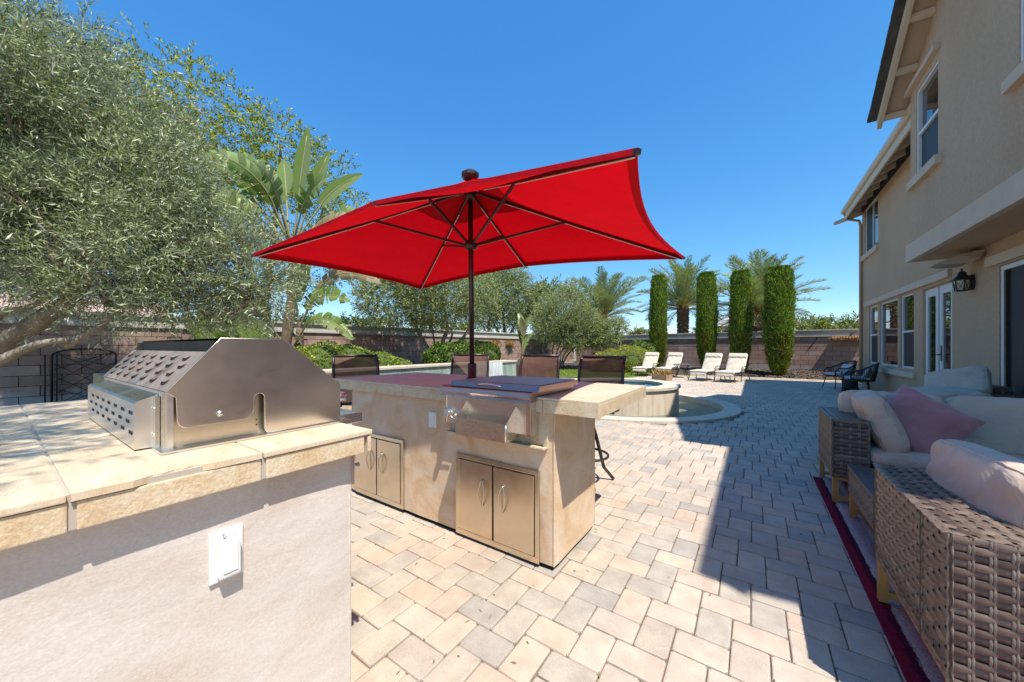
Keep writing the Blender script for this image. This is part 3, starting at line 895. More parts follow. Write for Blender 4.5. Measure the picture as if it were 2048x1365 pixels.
# a few dry olive leaves blown over the paving
n = 150
r4 = np.random.RandomState(12)
cx = np.concatenate([r4.uniform(-2.9, 1.2, 110), r4.uniform(-1.1, -.7, 40)]); cy = np.concatenate([r4.uniform(.9, 9.0, 110), r4.uniform(.5, 2.4, 40)])
an = r4.uniform(0, 6.28, n); ln = r4.uniform(.006, .017, n); w_ = r4.uniform(.002, .0035, n)
c = np.stack([cx, cy, np.full(n, .004)], 1); dx = np.stack([np.cos(an)*ln, np.sin(an)*ln, r4.uniform(0, .006, n)], 1); dy = np.stack([-np.sin(an)*w_, np.cos(an)*w_, r4.uniform(0, .004, n)], 1)
keep = ~((cx > -2.75) & (cx < -.85) & (cy > 1.62) & (cy < 2.3)) & (np.hypot(cx-BAS_C[0], cy-BAS_C[1]) > BAS_RO+.05)
V = np.stack([c-dx, c+dy, c+dx, c-dy], 1)[keep]
o = link('fallen_leaves', quads_mesh('fallen_leaves', V, mat('fallen_leaf', [(0.3,(.14,.09,.045)),(0.7,(.30,.22,.11))], 9, rough=0.8)))
tag(o, 'small dry leaves scattered thinly over the pavers', 'leaves', kind='stuff')
# ------------------------------------------------------------------ grill counter (foreground)
ZT = 0.925
gc = thing('grill_counter', 'pale plaster grill counter with cracked tile top and white outlet cover', 'counter', (-1.9, 0.0, 0))
bx0, bx1, by0, by1 = -2.72, -1.066, -2.2, 0.655
P = []
# body as four gently uneven walls
def plaster_box(x0, x1, y0, y1, z0, z1, step=0.045, amp=0.0022, bev=0.012):
    m_ = MB()
    def wob(p, nrm):
        k = amp*(math.sin(p[0]*9.1+p[1]*7.3+p[2]*11.0)+0.6*math.sin(p[0]*23+p[2]*31+p[1]*19))
        return (p[0]+nrm[0]*k, p[1]+nrm[1]*k, p[2])
    for (ax, c, n_) in (('x', x0, (-1,0)), ('x', x1, (1,0)), ('y', y0, (0,-1)), ('y', y1, (0,1))):
        a0, a1 = (y0, y1) if ax == 'x' else (x0, x1)
        nu = max(4, int((a1-a0)/step)); nv = max(4, int((z1-z0)/step)); G = []
        for i in range(nu+1):
            row = []
            for j in range(nv+1):
                u = a0+(a1-a0)*i/nu; z = z0+(z1-z0)*j/nv
                e = 0 if i in (0, nu) else 1
                ii = bev if i in (0, nu) else 0
                p = (c - n_[0]*ii*0.5, u, z) if ax == 'x' else (u, c - n_[1]*ii*0.5, z)
                row.append(wob(p, n_) if e else p)
            G.append(row)
        m_.grid(G, True)
    return m_
plaster_box(bx0, bx1, by0, by1, -.01, 0.855).build('plaster_body', M['plaster_white'], gc)
MB().box(-2.78, -1.043, -2.2, 0.676, .853, .9025).build('mortar_bed', M['bed'], gc)
# top tiles
ys = [-1.45, -.839, -.533, -.227, 0.079, 0.385, 0.697]; xs = [-2.80, -2.24, -1.63, -1.018]
for i in range(len(xs)-1):
    for j in range(len(ys)-1):
        if i == 2 and j == 4:
            # broken tile: its outer edge has chipped away
            yy = [0.0815, .16, .175, .19, .205, .225, .24, .255, .27, .29, .3825]
            dx = [0, 0, .006, .014, .010, .020, .014, .021, .010, .004, 0]
            out = [(xs[3]+.0 - d_, y_) for y_, d_ in zip(yy, dx)]
            MB().prism([(xs[2]+.002, .0815)] + out + [(xs[2]+.002, .3825)], 'z', .911, ZT).build('top_tile', M['trav'], gc)
            continue
        MB().box(xs[i]+.002, xs[i+1]-(.002 if i < 2 else 0), ys[j]+.0025, ys[j+1]-.0025, .911, ZT, .003).build('top_tile', M['trav'], gc)
MB().box(-2.79, -1.028, -1.45, .69, .9035, .9215).build('grout_bed', M['grout'], gc)
# edge tiles on the long face and the end
ey = [-1.15, -.533, -.227+.16, 0.079, .385, .672]
ey = [-1.15, -.535, 0.083, .388, .674]
for j in range(len(ey)-1):
    m_ = MB(); m_.box(-1.040, -1.022, ey[j]+.006, ey[j+1]-.005, .8555, .9085, .003); o = m_.build('edge_tile', M['trav_edge'], gc)
MB().box(-1.0395, -1.0205, .680, .692, .857, .9035, .002).build('edge_tile', M['trav_edge'], gc)
for i in range(3):
    MB().box(xs[i]+.003, xs[i+1]-.04, .678, .696, .857, .9035, .003).build('edge_tile', M['trav_edge'], gc)
for y_ in ey[1:-1]: MB().box(-1.0405, -1.026, y_-.005, y_+.006, .857, .906).build('grout_line', M['grout'], gc)
# crumbled mortar in the chipped edge
for (y_, l_) in ((.172, .012), (.19, .016), (.207, .014), (.226, .02), (.243, .013), (.262, .016), (.283, .012)):
    m_ = MB(); bm = bmesh.new(); bmesh.ops.create_icosphere(bm, subdivisions=1, radius=1)
    for v in bm.verts: v.co = Vector((v.co.x*.009*(1+rnd.uniform(-.3,.3)), v.co.y*l_*.7, v.co.z*.007*(1+rnd.uniform(-.4,.4))))
    m_.bm(bm, Matrix.Translation((-1.037, y_, .912)) @ Euler((rnd.uniform(-.5,.5), 0, rnd.uniform(-.4,.4))).to_matrix().to_4x4()); bm.free()
    m_.build('mortar_crumb', M['bed'], gc)
# weatherproof outlet
m_ = MB(); m_.box(-1.066, -1.059, .290, .357, .627, .748, .002); pl = m_.build('outlet_plate', M['white_plastic'], gc); pl['label'] = 'white weatherproof outlet plate on the plaster'
MB().box(-1.059, -1.038, .303, .346, .640, .730, .005).build('outlet_cover', M['white_plastic'], pl)
MB().box(-1.0378, -1.0355, .310, .339, .652, .722, .001).build('cover_panel', M['white_plastic'], pl)
MB().tube([(-1.057, .3165, .736), (-1.045, .3165, .736)], .003, 8).build('hinge_screw', M['steel_bolt'], pl)
MB().tube([(-1.055, .307, .733), (-1.055, .342, .733)], .0025, 6).build('hinge', M['white_plastic'], pl)
# small gas bracket at the far end below the top
MB().box(-1.10, -1.075, .656, .668, .745, .845).build('bracket', M['steel_h'], gc)
MB().tube([(-1.087, .664, .80), (-1.087, .69, .80)], .008, 8).build('bracket_screw', M['steel_bolt'], gc)

# ------------------------------------------------------------------ barbecue grill in that counter
gr = thing('barbecue_grill', 'stainless built-in barbecue grill with louvred back and rounded hood', 'grill', (-1.66, .45, ZT))
GX0, GX1 = -2.085, -1.216
MB().box(GX0-.03, GX1+.02, .235, .73, ZT+.001, ZT+.006).build('base_flange', M['steel_h'], gr)
# inner firebox side panels (recessed)
for xx in (GX0+.022, GX1-.034):
    MB().box(xx, xx+.010, .246, .70, ZT+.005, 1.07).build('side_panel', M['steel_door'], gr)
# hood end plates with the notch cut out: outline in (y, z)
def arc(cy, cz, r_, a0, a1, n=6):
    return [(cy+r_*math.cos(R(a0+(a1-a0)*i/n)), cz+r_*math.sin(R(a0+(a1-a0)*i/n))) for i in range(n+1)]
outl = [(.247, 1.078), (.357, 1.215), (.516, 1.214)]
outl += [(.655, 1.095)] + arc(.667, 1.050, .030, 40, 0, 5)[1:] + [(.697, .950)]
outl += arc(.680, .945, .012, 0, -90, 4) + [(.478, .933)] + arc(.478, .947, .014, -90, -180, 4)
outl += [(.4635, 1.035)] + arc(.449, 1.040, .0145, 0, 180, 8) + [(.4345, 1.005)]
outl += arc(.406, 1.012, .0285, -15, -82, 5) + [(.300, .984)] + arc(.290, 1.004, .022, -85, -180, 5)
outl += [(.266, 1.062)]
for (xa, xb) in ((GX1-.003, GX1+.006), (GX0-.008, GX0)):
    MB().prism(outl, 'x', xa, xb).build('hood_end', M['steel'], gr)
MB().tube([(GX1+.005, y, z) for (y, z) in outl], .0013, 6, closed=True).build('rolled_edge', M['steel'], gr)
# hood skin: top strip and sloping front
sk = [(.357, 1.2155), (.516, 1.2145), (.655, 1.0955), (.690, 1.068), (.6965, 1.045), (.697, .950)]
G = [[(x, y, z) for (y, z) in sk] for x in (GX0-.006, GX1+.004)]
MB().grid(G, False).build('hood_skin', M['steel_h'], gr)
# back: stained louvre panel, dark gap above it
lo0 = (.247, 1.078); lo1 = (.329, 1.178)
lp = MB(); th = .004
dy, dz = lo1[0]-lo0[0], lo1[1]-lo0[1]; LL = math.hypot(dy, dz); ny, nz = -dz/LL, dy/LL
lp.add([(GX0, lo0[0], lo0[1]), (GX1-.004, lo0[0], lo0[1]), (GX1-.004, lo1[0], lo1[1]), (GX0, lo1[0], lo1[1])], [(0,1,2,3)])
lpo = lp.build('back_panel', M['steel_stain'], gr)
for row in range(4):
    for k in range(7):
        u = .18 + .205*row; x = GX0 + .075 + .118*k + (.0 if row % 2 == 0 else -.03)
        if x > GX1-.06: continue
        w_ = .024; hgt = .017
        bc = (lo0[0]+dy*u, lo0[1]+dz*u); tc = (lo0[0]+dy*(u+.085), lo0[1]+dz*(u+.085))
        e = .0008
        p = lambda q, x_, off: (x_, q[0]+ny*off, q[1]+nz*off)
        # raised hood of one louvre
        vs = [p(bc, x-w_, e), p(bc, x-w_*.6, .0040), p(bc, x+w_*.6, .0040), p(bc, x+w_, e), p(tc, x-w_*.9, e), p(tc, x+w_*.9, e)]
        lv_ = MB().add(vs, [(1,2,5,4)]).build('louvre', M['steel_stain'], lpo, fix=False)
        MB().add(vs, [(0,1,4), (2,3,5)]).build('louvre_ends', M['dark_gap'], lpo, fix=False)['kind'] = 'stuff'
        bc = (bc[0]-dy*.012, bc[1]-dz*.012); b2 = (bc[0]-dy*.055, bc[1]-dz*.055); vs = [p(b2, x-w_*.55, e), p(b2, x+w_*.55, e), p(bc, x+w_*1.0, e), p(bc, x+w_*.6, .0044), p(bc, x-w_*.6, .0044), p(bc, x-w_*1.0, e)]
        MB().add(vs, [(0,1,2,3,4,5)]).build('louvre_opening', M['dark_gap'], lpo, fix=False)
MB().box(GX0+.004, GX1-.006, .338, .50, 1.09, 1.2085).build('hood_cavity', M['dark_gap'], gr)
MB().box(GX0, GX1-.004, .250, .262, ZT+.006, 1.075).build('rear_wall', M['steel_h'], gr)
# slotted heat shield box on the back
sb = MB(); SX0, SX1 = -2.062, -1.300; SY = .206
pf = [(SY, ZT+.004), (SY, 1.046), (SY+.006, 1.052), (.249, 1.066), (.249, ZT+.004)]
sb.prism(pf, 'x', SX0, SX1)
sbo = sb.build('heat_shield', M['steel_h'], gr)
for row in range(3):
    for k in range(8):
        x = SX1 - .042 - .1*k - (.035 if row % 2 else 0); z = 1.020 - row*.026
        if x < SX0+.03: continue
        MB().box(x-.0185, x+.0185, SY-.0012, SY+.002, z-.0042, z+.0042).build('slot', M['dark_gap'], sbo)
MB().box(SX1+.001, SX1+.020, .240, .2485, ZT+.006, 1.062).build('shield_flange', M['steel'], gr)
for z in (.962, 1.03):
    MB().tube([(SX1+.010, .238, z), (SX1+.010, .2415, z)], .004, 8).build('rivet', M['steel_bolt'], gr)
MB().tube([(GX1+.006, .355, 1.008), (GX1+.012, .355, 1.008)], [.0085, .0075], 14).build('pivot_bolt', M['steel_bolt'], gr)
for z in (.957, .972):
    MB().tube([(GX1-.0252, .452, z), (GX1-.0232, .452, z)], .0022, 8).build('screw_hole', M['dark_gap'], gr)
# handle and front control panel
MB().tube([(GX0+.06, .715, 1.0), (GX0+.06, .755, 1.0), (GX0+.09, .772, 1.0), (GX1-.11, .772, 1.0), (GX1-.075, .755, 1.0), (GX1-.075, .715, 1.0)], .017, 12).build('handle', M['steel_h'], gr)
MB().box(GX0-.02, GX1-.02, .700, .800, ZT-.02, ZT+.018, .004).build('control_panel', M['steel_h'], gr)

# ------------------------------------------------------------------ bar island
isl = thing('bar_island', 'tan sponged-plaster bar island with travertine top and steel doors', 'counter', (-1.8, 2.0, 0))
ix0, ix1, iy0, iy1 = -2.735, -0.866, 1.671, 2.254
plaster_box(ix0, ix1, iy0, iy1, .028, .86, amp=.0018).build('plaster_body', M['plaster'], isl)
MB().box(ix0+.02, ix1-.02, iy0+.02, iy1-.02, -.01, .03).build('plinth', M['dark_gap'], isl)
sx0, sx1, sy0, sy1 = -2.96, -.613, 1.635, 2.552
MB().box(sx0+.012, sx1-.012, sy0+.012, sy1-.012, .858, .9185).build('grout_bed', M['grout'], isl)
nx = 7
SKX0, SKX1 = -1.59, -.965
for i in range(nx):
    a, b_ = sx0+(sx1-sx0)*i/nx, sx0+(sx1-sx0)*(i+1)/nx
    for (c_, d_) in ((sy0, 1.94), (1.94, 2.245), (2.245, sy1)):
        MB().box(a+.0015, b_-.0015, c_+.0015, d_-.0015, .912, ZT, .002).build('top_tile', M['trav_dark'] if False else M['trav'], isl)
    MB().box(a+.0015, b_-.0015, sy1-.0115, sy1, .858, .9115, .002).build('edge_tile', M['trav_edge'], isl)
fe = [sx0, -2.655, -2.35, -2.045, -1.74, -1.592]
for i in range(len(fe)-1):
    MB().box(fe[i]+.001, fe[i+1]-.001, sy0, sy0+.0115, .847, .9115, .002).build('edge_tile', M['trav_edge'], isl)
for (a, b_) in ((-.962, -.918), (-.917, sx1)):
    MB().box(a+.001, b_-.001, sy0, sy0+.0115, .847, .9115, .002).build('edge_tile', M['trav_edge'], isl)
for i in range(3):
    a, b_ = sy0+.012+(sy1-sy0-.024)*i/3, sy0+.012+(sy1-sy0-.024)*(i+1)/3
    MB().box(sx1-.0115, sx1, a+.001, b_-.001, .847, .9115, .002).build('edge_tile', M['trav_edge'], isl)
    MB().box(sx0, sx0+.0115, a+.001, b_-.001, .847, .9115, .002).build('edge_tile', M['trav_edge'], isl)
# tiled niche under the sink unit, with a small ledge tile
MB().box(-.964, -.905, iy0-.004, iy0+.012, .662, .846, .002).build('niche_tile', M['trav_edge'], isl)
MB().box(-1.615, -.905, iy0-.045, iy0+.01, .650, .661, .002).build('ledge_tile', M['trav_edge'], isl)
MB().box(-1.60, -.966, iy0-.003, iy0+.006, .662, .72, .001).build('niche_tile', M['trav_edge'], isl)
def steel_doors(x0, x1, z0, z1, xm, stained):
    fr = MB(); yf = iy0-.012; w_ = .026
    fr.box(x0, x1, yf, iy0+.006, z1-w_, z1, .003); fr.box(x0, x1, yf, iy0+.006, z0, z0+w_*1.3, .003)
    fr.box(x0, x0+w_, yf, iy0+.006, z0+w_*1.3, z1-w_, .002); fr.box(x1-w_, x1, yf, iy0+.006, z0+w_*1.3, z1-w_, .002)
    f = fr.build('door_frame', M['steel_door'], isl)
    MB().box(x0+w_, x1-w_, iy0-.003, iy0+.004, z0+w_, z1-w_).build('door_gap', M['dark_gap'], f)
    for (a, b_, hx) in ((x0+w_+.004, xm-.005, xm-.075), (xm+.007, x1-w_-.004, xm+.075)):
        d = MB().box(a, b_, yf-.006, iy0-.004, z0+w_*1.3+.005, z1-w_-.005, .004).build('cabinet_door', M['steel_door'], isl)
        zc = z0+(z1-z0)*.60; hh = .080
        pts = [(hx+.022*s_*math.sin(math.pi*t), yf-.012-.012*math.sin(math.pi*t), zc-hh+2*hh*t) for s_ in (1,) for t in [i/12 for i in range(13)]]
        pts2 = [(hx-.022*math.sin(math.pi*t), yf-.012-.012*math.sin(math.pi*t), zc+hh-2*hh*t) for t in [i/12 for i in range(1, 12)]]
        MB().tube(pts+pts2, .0042, 6, closed=True).build('handle', M['steel_door'], d)
steel_doors(-1.559, -.953, .020, .522, -1.262, False)
steel_doors(-2.655, -2.069, .028, .522, -2.373, True)
pl = MB().box(-1.814, -1.745, iy0-.005, iy0+.001, .654, .757, .0015).build('switch_plate', M['white_plastic'], isl); pl['label'] = 'white blank cover plate on the island front'
MB().box(-1.808, -1.751, iy0-.0075, iy0-.0045, .742, .753).build('plate_hood', M['white_plastic'], pl)
for z in (.663, .747): MB().tube([(-1.780, iy0-.0085, z), (-1.780, iy0-.004, z)], .003, 8).build('plate_screw', M['steel_bolt'], pl)

# ------------------------------------------------------------------ drop-in bar sink unit with bottle tray
sk = thing('bar_sink_unit', 'stainless drop-in bar sink with hinged lid and front bottle tray', 'sink', (-1.28, 1.85, ZT))
prof = [(1.562, .925), (1.568, .948), (1.595, .956), (2.10, .956), (2.10, ZT+.002), (1.636, ZT+.002), (1.632, .905), (1.575, .897), (1.578, .910)]
MB().prism(prof, 'x', SKX0-.012, SKX1+.012).build('rim', M['steel_lid'], sk)
MB().box(SKX0, SKX1, 1.600, 1.634, .725, .905).build('front_panel', M['steel_h'], sk)
MB().box(SKX1-.035, SKX1+.004, 1.592, 1.668, .722, .905, .004).build('end_panel', M['steel'], sk)
MB().box(SKX0-.006, SKX0+.012, 1.592, 1.668, .722, .905, .002).build('end_panel', M['steel'], sk)
# lid in two leaves
MB().prism([(1.585, .957), (1.600, .985), (2.085, .985), (2.085, .957)], 'x', -1.535, -.915).build('lid', M['steel_lid'], sk)
lidp = MB().box(-1.49, -.93, 1.64, 2.07, .9855, .989, .001).build('lid_panel', M['steel_lid'], sk)
MB().tube([(-1.33 + .18*i/8, 1.590-.018*math.sin(math.pi*i/8), .972+.012*math.sin(math.pi*i/8)) for i in range(9)], .0045, 8).build('lid_handle', M['steel_h'], sk)
# open tray
tx0, tx1, ty0, ty1, tz0, tz1 = -1.417, -1.063, 1.505, 1.600, .690, .785
tr = MB()
tr.box(tx0, tx1, ty0, ty0+.003, tz0, tz1); tr.box(tx0, tx1, ty0+.003, ty1, tz0, tz0+.003)
tro = tr.build('bottle_tray', M['steel_h'], sk)
for xx in (tx0, tx1-.003):
    MB().prism([(ty0+.003, tz0+.003), (ty0+.003, tz1), (ty1, tz1+.085), (ty1, tz0+.003)], 'x', xx, xx+.003).build('tray_end', M['steel'], tro)
MB().tube([(tx1-.001, ty0, tz0+.004), (tx1-.001, ty0, tz1-.004)], .006, 8).build('tray_corner', M['steel'], tro)
# towel ring and bottle opener
MB().tube([(-1.495+.042*math.cos(a), 1.572-.012*math.sin(a), .80+.045*math.sin(a)) for a in [math.pi*(1+i/12) for i in range(13)]], .0045, 8).build('towel_ring', M['steel_bolt'], sk)
MB().box(-1.540, -1.45, 1.585, 1.60, .793, .806, .002).build('ring_mount', M['steel_h'], sk)
MB().prism([(1.600, .815), (1.560, .808), (1.555, .770), (1.600, .778)], 'x', -1.565, -1.535).build('bottle_opener', M['steel_h'], sk)

# ------------------------------------------------------------------ parasol
PX, PY = -1.935, 2.255
LNX, LNY = .066, -.092          # pole given a lean so the canopy's shadow falls on the island
def ax(z): return (PX + LNX*(z-ZT), PY + LNY*(z-ZT))
pa = thing('patio_umbrella', 'large rectangular red umbrella on a dark pole through the bar top', 'umbrella', (PX, PY, ZT))
MB().tube([(PX, PY, ZT+.004), (*ax(2.44), 2.44)], .0205, 16).build('pole', M['bronze'], pa)
MB().lathe([(.050, .001), (.050, .012), (.036, .018), (.036, .125), (.030, .132), (.0206, .134)], (PX, PY, ZT), 20).build('pole_sleeve', M['bronze'], pa)
MB().lathe([(.0205, 1.965), (.047, 1.975), (.050, 2.005), (.040, 2.035), (.0205, 2.045)], (*ax(2.0), 0), 16).build('runner', M['bronze'], pa)
MB().lathe([(.0205, 2.345), (.044, 2.36), (.048, 2.405), (.0205, 2.43)], (*ax(2.39), 0), 16).build('top_hub', M['bronze'], pa)
rot = math.atan2(.20, 3.19)
def U(a, b_, z):
    q = ax(z)
    return (q[0] + a*math.cos(rot) - b_*math.sin(rot), q[1] + a*math.sin(rot) + b_*math.cos(rot), z)
apex = 2.450; ha, hb = 1.460, .908
ze, zm = 1.930, 2.036
tips = [(-ha, -hb, ze), (-ha, hb, ze), (0, hb, zm), (ha, hb, ze), (ha, -hb, ze), (0, -hb, zm)]
# canopy panels: six cloth wedges between the ribs, hems curved inwards
pn = [(0, 1), (1, 2), (2, 3), (3, 4), (4, 5), (5, 0)]
cm = MB()
def canopy_pt(t0, t1, u, v, z_add=0.0):
    """u along the radius 0..1, v across the wedge 0..1"""
    a = t0[0]*(1-v)+t1[0]*v; b_ = t0[1]*(1-v)+t1[1]*v
    z1 = t0[2]*(1-v)+t1[2]*v
    bow = 4*v*(1-v)
    wide = math.hypot(t1[0]-t0[0], t1[1]-t0[1])
    pull = 1 - .075*bow*(wide/2.0)*u*(1.0 if wide > 1.8 else .45)
    z = apex + (z1-apex)*u - .018*math.sin(math.pi*u) + .012*bow*u*u
    z = z - .028*bow*math.sin(math.pi*u)
    return U(a*u*pull, b_*u*pull, z + z_add)
seen = {}
for (i, j) in pn:
    G = [[canopy_pt(tips[i], tips[j], .05+.95*k/14, v/12) for v in range(13)] for k in range(15)]
    cm.grid(G, True)
    # short hem turned down
    E_ = G[-1]
    cm.grid([E_, [(p[0], p[1], p[2]-.026) for p in E_]], True)
co = cm.build('canopy', M['red_cloth'], pa)
hm = MB()
for (i, j) in pn:      # doubled hem along the edge and seam tapes beside the ribs
    hm.grid([[tuple(Vector(canopy_pt(tips[i], tips[j], u_, v/12))-Vector((0, 0, .0025))) for v in range(13)] for u_ in (.965, .982, .999)], True)
    for v0 in (0.004, .985):
        hm.grid([[tuple(Vector(canopy_pt(tips[i], tips[j], .08+.9*k/14, v0+dv))-Vector((0, 0, .0025))) for dv in (0, .011)] for k in range(15)], True)
hm.build('hem', M['red_cloth'], co)
vm = MB()
for (i, j) in pn:
    G = [[canopy_pt(tips[i], tips[j], .02+.24*k/5, v/8, .045-.018*k/5 + .01*math.sin(v*2.1+i)) for v in range(9)] for k in range(6)]
    vm.grid(G, True)
vm.build('canopy_vent', M['red_cloth'], pa)
for i, t in enumerate(tips):
    e = U(t[0]*.992, t[1]*.992, t[2]-.017); s_ = U(t[0]*.025, t[1]*.025, apex-.045)
    mid = U(t[0]*.5, t[1]*.5, (apex+t[2])/2-.034)
    m_ = MB(); m_.bar(s_, mid, .013, .019); m_.bar(mid, e, .013, .019); rb = m_.build('rib', M['bronze'], pa)
    m_ = MB(); off = Vector((0, 0, -.014)); m_.bar(Vector(mid).lerp(Vector(s_), .72)+off, Vector(mid)+off, .006, .004); m_.bar(Vector(mid)+off, Vector(e)+off, .006, .004)
    m_.build('light_strip', M['led'], rb)
    m_ = MB(); m_.bar(U(t[0]*.985, t[1]*.985, t[2]-.010), U(t[0]*1.006, t[1]*1.006, t[2]-.018), .018, .02); m_.build('rib_tip', M['bronze'], rb)
    k = .44 if abs(t[0]) > .1 else .52
    joint = U(t[0]*k, t[1]*k, apex+(t[2]-apex)*k-.035)
    MB().bar(U(t[0]*.025, t[1]*.025, 2.005), joint, .014, .018).build('strut', M['bronze'], pa)
MB().lathe([(.022, 2.43), (.026, 2.485), (.053, 2.50), (.071, 2.523), (.071, 2.547), (.050, 2.561), (.03, 2.565)], (*ax(2.5), 0), 8, smooth=False).build('cap', M['bronze'], pa)

# ------------------------------------------------------------------ sling bar stools
def make_stool():
    t = thing('bar_stool', '', 'bar stool', (0, 0, 0), world=False)
    # faces -Y locally: back rest at +Y
    sw = .225
    for s_ in (-1, 1):
        pts = [(s_*sw, -.20, .645), (s_*sw, .17, .630), (s_*sw, .235, .66), (s_*sw, .275, .80), (s_*sw, .295, .95), (s_*sw*.985, .325, 1.06), (s_*sw*.96, .365, 1.105)]
        MB().tube(pts, .015, 8).build('side_rail', M['bronze'], t)
        MB().tube([(s_*sw, -.20, .645), (s_*(sw+.01), -.19, .80), (s_*(sw+.015), -.10, .835), (s_*(sw+.01), .15, .835), (s_*sw, .29, .86)], .014, 8).build('arm', M['bronze'], t)
    G = []
    prof = [(-.20, .650), (-.05, .632), (.10, .630), (.19, .645), (.245, .70), (.275, .82), (.293, .95), (.322, 1.05), (.350, 1.092), (.372, 1.105)]
    for (y, z) in prof:
        G.append([(sw*u, y + .02*(1-u*u)*(1 if z > .7 else 0), z - .02*(1-u*u)*(1 if z < .7 else .2)) for u in [-1+.25*i for i in range(9)]])
    MB().grid(G).build('sling', M['sling'], t)
    MB().tube([(-sw*.97, .352, 1.095), (0, .375, 1.098), (sw*.97, .352, 1.095)], .013, 8).build('top_rail', M['bronze'], t)
    MB().tube([(-sw, .10, .615), (sw, .10, .615)], .013, 8).build('seat_bar', M['bronze'], t)
    MB().lathe([(.05, .56), (.09, .60), (.09, .615), (.02, .62)], (0, 0, 0), 16).build('swivel', M['bronze'], t)
    for k in range(4):
        a = math.pi/4 + k*math.pi/2
        c_, s_ = math.cos(a), math.sin(a)
        MB().tube([(c_*.05, s_*.05, .56), (c_*.10, s_*.10, .40), (c_*.17, s_*.17, .12), (c_*.26, s_*.26, .012)], [.016, .016, .015, .014], 8).build('leg', M['bronze'], t)
    MB().tube([(.20*math.cos(2*math.pi*i/24), .20*math.sin(2*math.pi*i/24), .24) for i in range(24)], .011, 8, closed=True).build('foot_ring', M['bronze'], t)
    return t
st0 = make_stool()
stool_spots = [
    (-1.24, 2.98, R(-6), 'brown sling bar stool nearest the sunlit end of the bar'),
    (-1.93, 3.14, R(8), 'brown sling bar stool behind the lid of the bar sink'),
    (-2.74, 3.05, R(28), 'brown sling bar stool partly behind the umbrella pole'),
    (-3.28, 2.12, R(98-30), 'brown sling bar stool at the end of the bar by the grill'),
]
for i, (x, y, rz, lab) in enumerate(stool_spots):
    o = st0 if i == 0 else copy_tree(st0)
    o.location = (x, y, 0); o.rotation_euler = (0, 0, rz)
    tag(o, lab, 'bar stool', 'bar stools around the island')
# ------------------------------------------------------------------ the house
XH = 2.70; XU = 2.17; YC = 14.75
ho = thing('house', 'two-storey tan stucco house with white windows and dark tiled gable', 'house', (2.7, 8.0, 0))

def wall_x(X, y0, y1, z0, z1, ops, depth=.11, top=None):
    """wall in the plane x = X facing -x with rectangular openings (y0,y1,z0,z1); reveals run back by depth"""
    ys = sorted({y0, y1, *[o[0] for o in ops], *[o[1] for o in ops]}); zs = sorted({z0, z1, *[o[2] for o in ops], *[o[3] for o in ops]})
    m_ = MB()
    for i in range(len(ys)-1):
        for j in range(len(zs)-1):
            yc, zc = (ys[i]+ys[i+1])/2, (zs[j]+zs[j+1])/2
            if any(o[0] < yc < o[1] and o[2] < zc < o[3] for o in ops): continue
            m_.add([(X, ys[i], zs[j]), (X, ys[i+1], zs[j]), (X, ys[i+1], zs[j+1]), (X, ys[i], zs[j+1])], [(0, 3, 2, 1)])
    for (a, b_, c_, d_) in ops:
        m_.add([(X, a, c_), (X+depth, a, c_), (X+depth, a, d_), (X, a, d_)], [(0,1,2,3)])
        m_.add([(X, b_, c_), (X+depth, b_, c_), (X+depth, b_, d_), (X, b_, d_)], [(3,2,1,0)])
        m_.add([(X, a, c_), (X, b_, c_), (X+depth, b_, c_), (X+depth, a, c_)], [(0,1,2,3)])
        m_.add([(X, a, d_), (X, b_, d_), (X+depth, b_, d_), (X+depth, a, d_)], [(3,2,1,0)])
    return m_
W1 = (13.13, 13.98, .735, 2.325); W2 = (11.56, 12.95, .735, 2.325); W3 = (10.58, 11.40, .735, 2.325)
FD = (8.90, 10.12, .04, 2.30); SD = (5.0, 7.545, .04, 2.27); UW = (13.10, 14.47, 3.88, 5.22)
wall_x(XH, 3.0, YC, -.05, 5.30, [W1, W2, W3, FD, SD, UW]).build('front_wall', M['stucco'], ho, fix=False)
MB().add([(XH, YC, -.05), (9, YC, -.05), (9, YC, 5.3), (XH, YC, 5.3)], [(0,1,2,3)]).build('end_wall', M['stucco'], ho)
MB().box(XH, 9, 1.1, 3.0, -.05, 5.3).build('front_wall', M['stucco'], ho)

def pane_frame(X, y0, y1, z0, z1, w_=.045, name='window', rail=None, mull=None, glassm=None, lower_screen=False, d0=.03, d1=.085):
    m_ = MB()
    m_.box(X+d0, X+d1, y0, y0+w_, z0, z1, .003); m_.box(X+d0, X+d1, y1-w_, y1, z0, z1, .003)
    m_.box(X+d0, X+d1, y0+w_, y1-w_, z1-w_, z1, .003); m_.box(X+d0, X+d1, y0+w_, y1-w_, z0, z0+w_, .003)
    f = m_.build(name, M['white_frame'], ho)
    if rail:
        MB().box(X+d0+.006, X+d1-.004, y0+w_, y1-w_, rail-.022, rail+.022, .002).build('meeting_rail', M['white_frame'], f)
        MB().box(X+.058, X+.066, y0+w_, y1-w_, rail+.022, z1-w_).build('pane', M['glass'], f)
        if lower_screen:
            MB().box(X+.050, X+.054, y0+w_, y1-w_, z0+w_, rail-.022).build('screen', M['screen'], f)
        else:
            MB().box(X+.058, X+.066, y0+w_, y1-w_, z0+w_, rail-.022).build('pane', M['glass'], f)
    elif mull:
        MB().box(X+d0+.006, X+d1-.004, mull-.022, mull+.022, z0+w_, z1-w_, .002).build('mullion', M['white_frame'], f)
        MB().box(X+.058, X+.066, y0+w_, mull-.022, z0+w_, z1-w_).build('pane', M['glass'], f)
        MB().box(X+.048, X+.052, mull+.022, y1-w_, z0+w_, z1-w_).build('screen', M['screen'], f)
    else:
        MB().box(X+.058, X+.066, y0+w_, y1-w_, z0+w_, z1-w_).build('pane', M['glass'], f)
    return f
pane_frame(XH, *W1, rail=1.53, lower_screen=True)
pane_frame(XH, *W2)
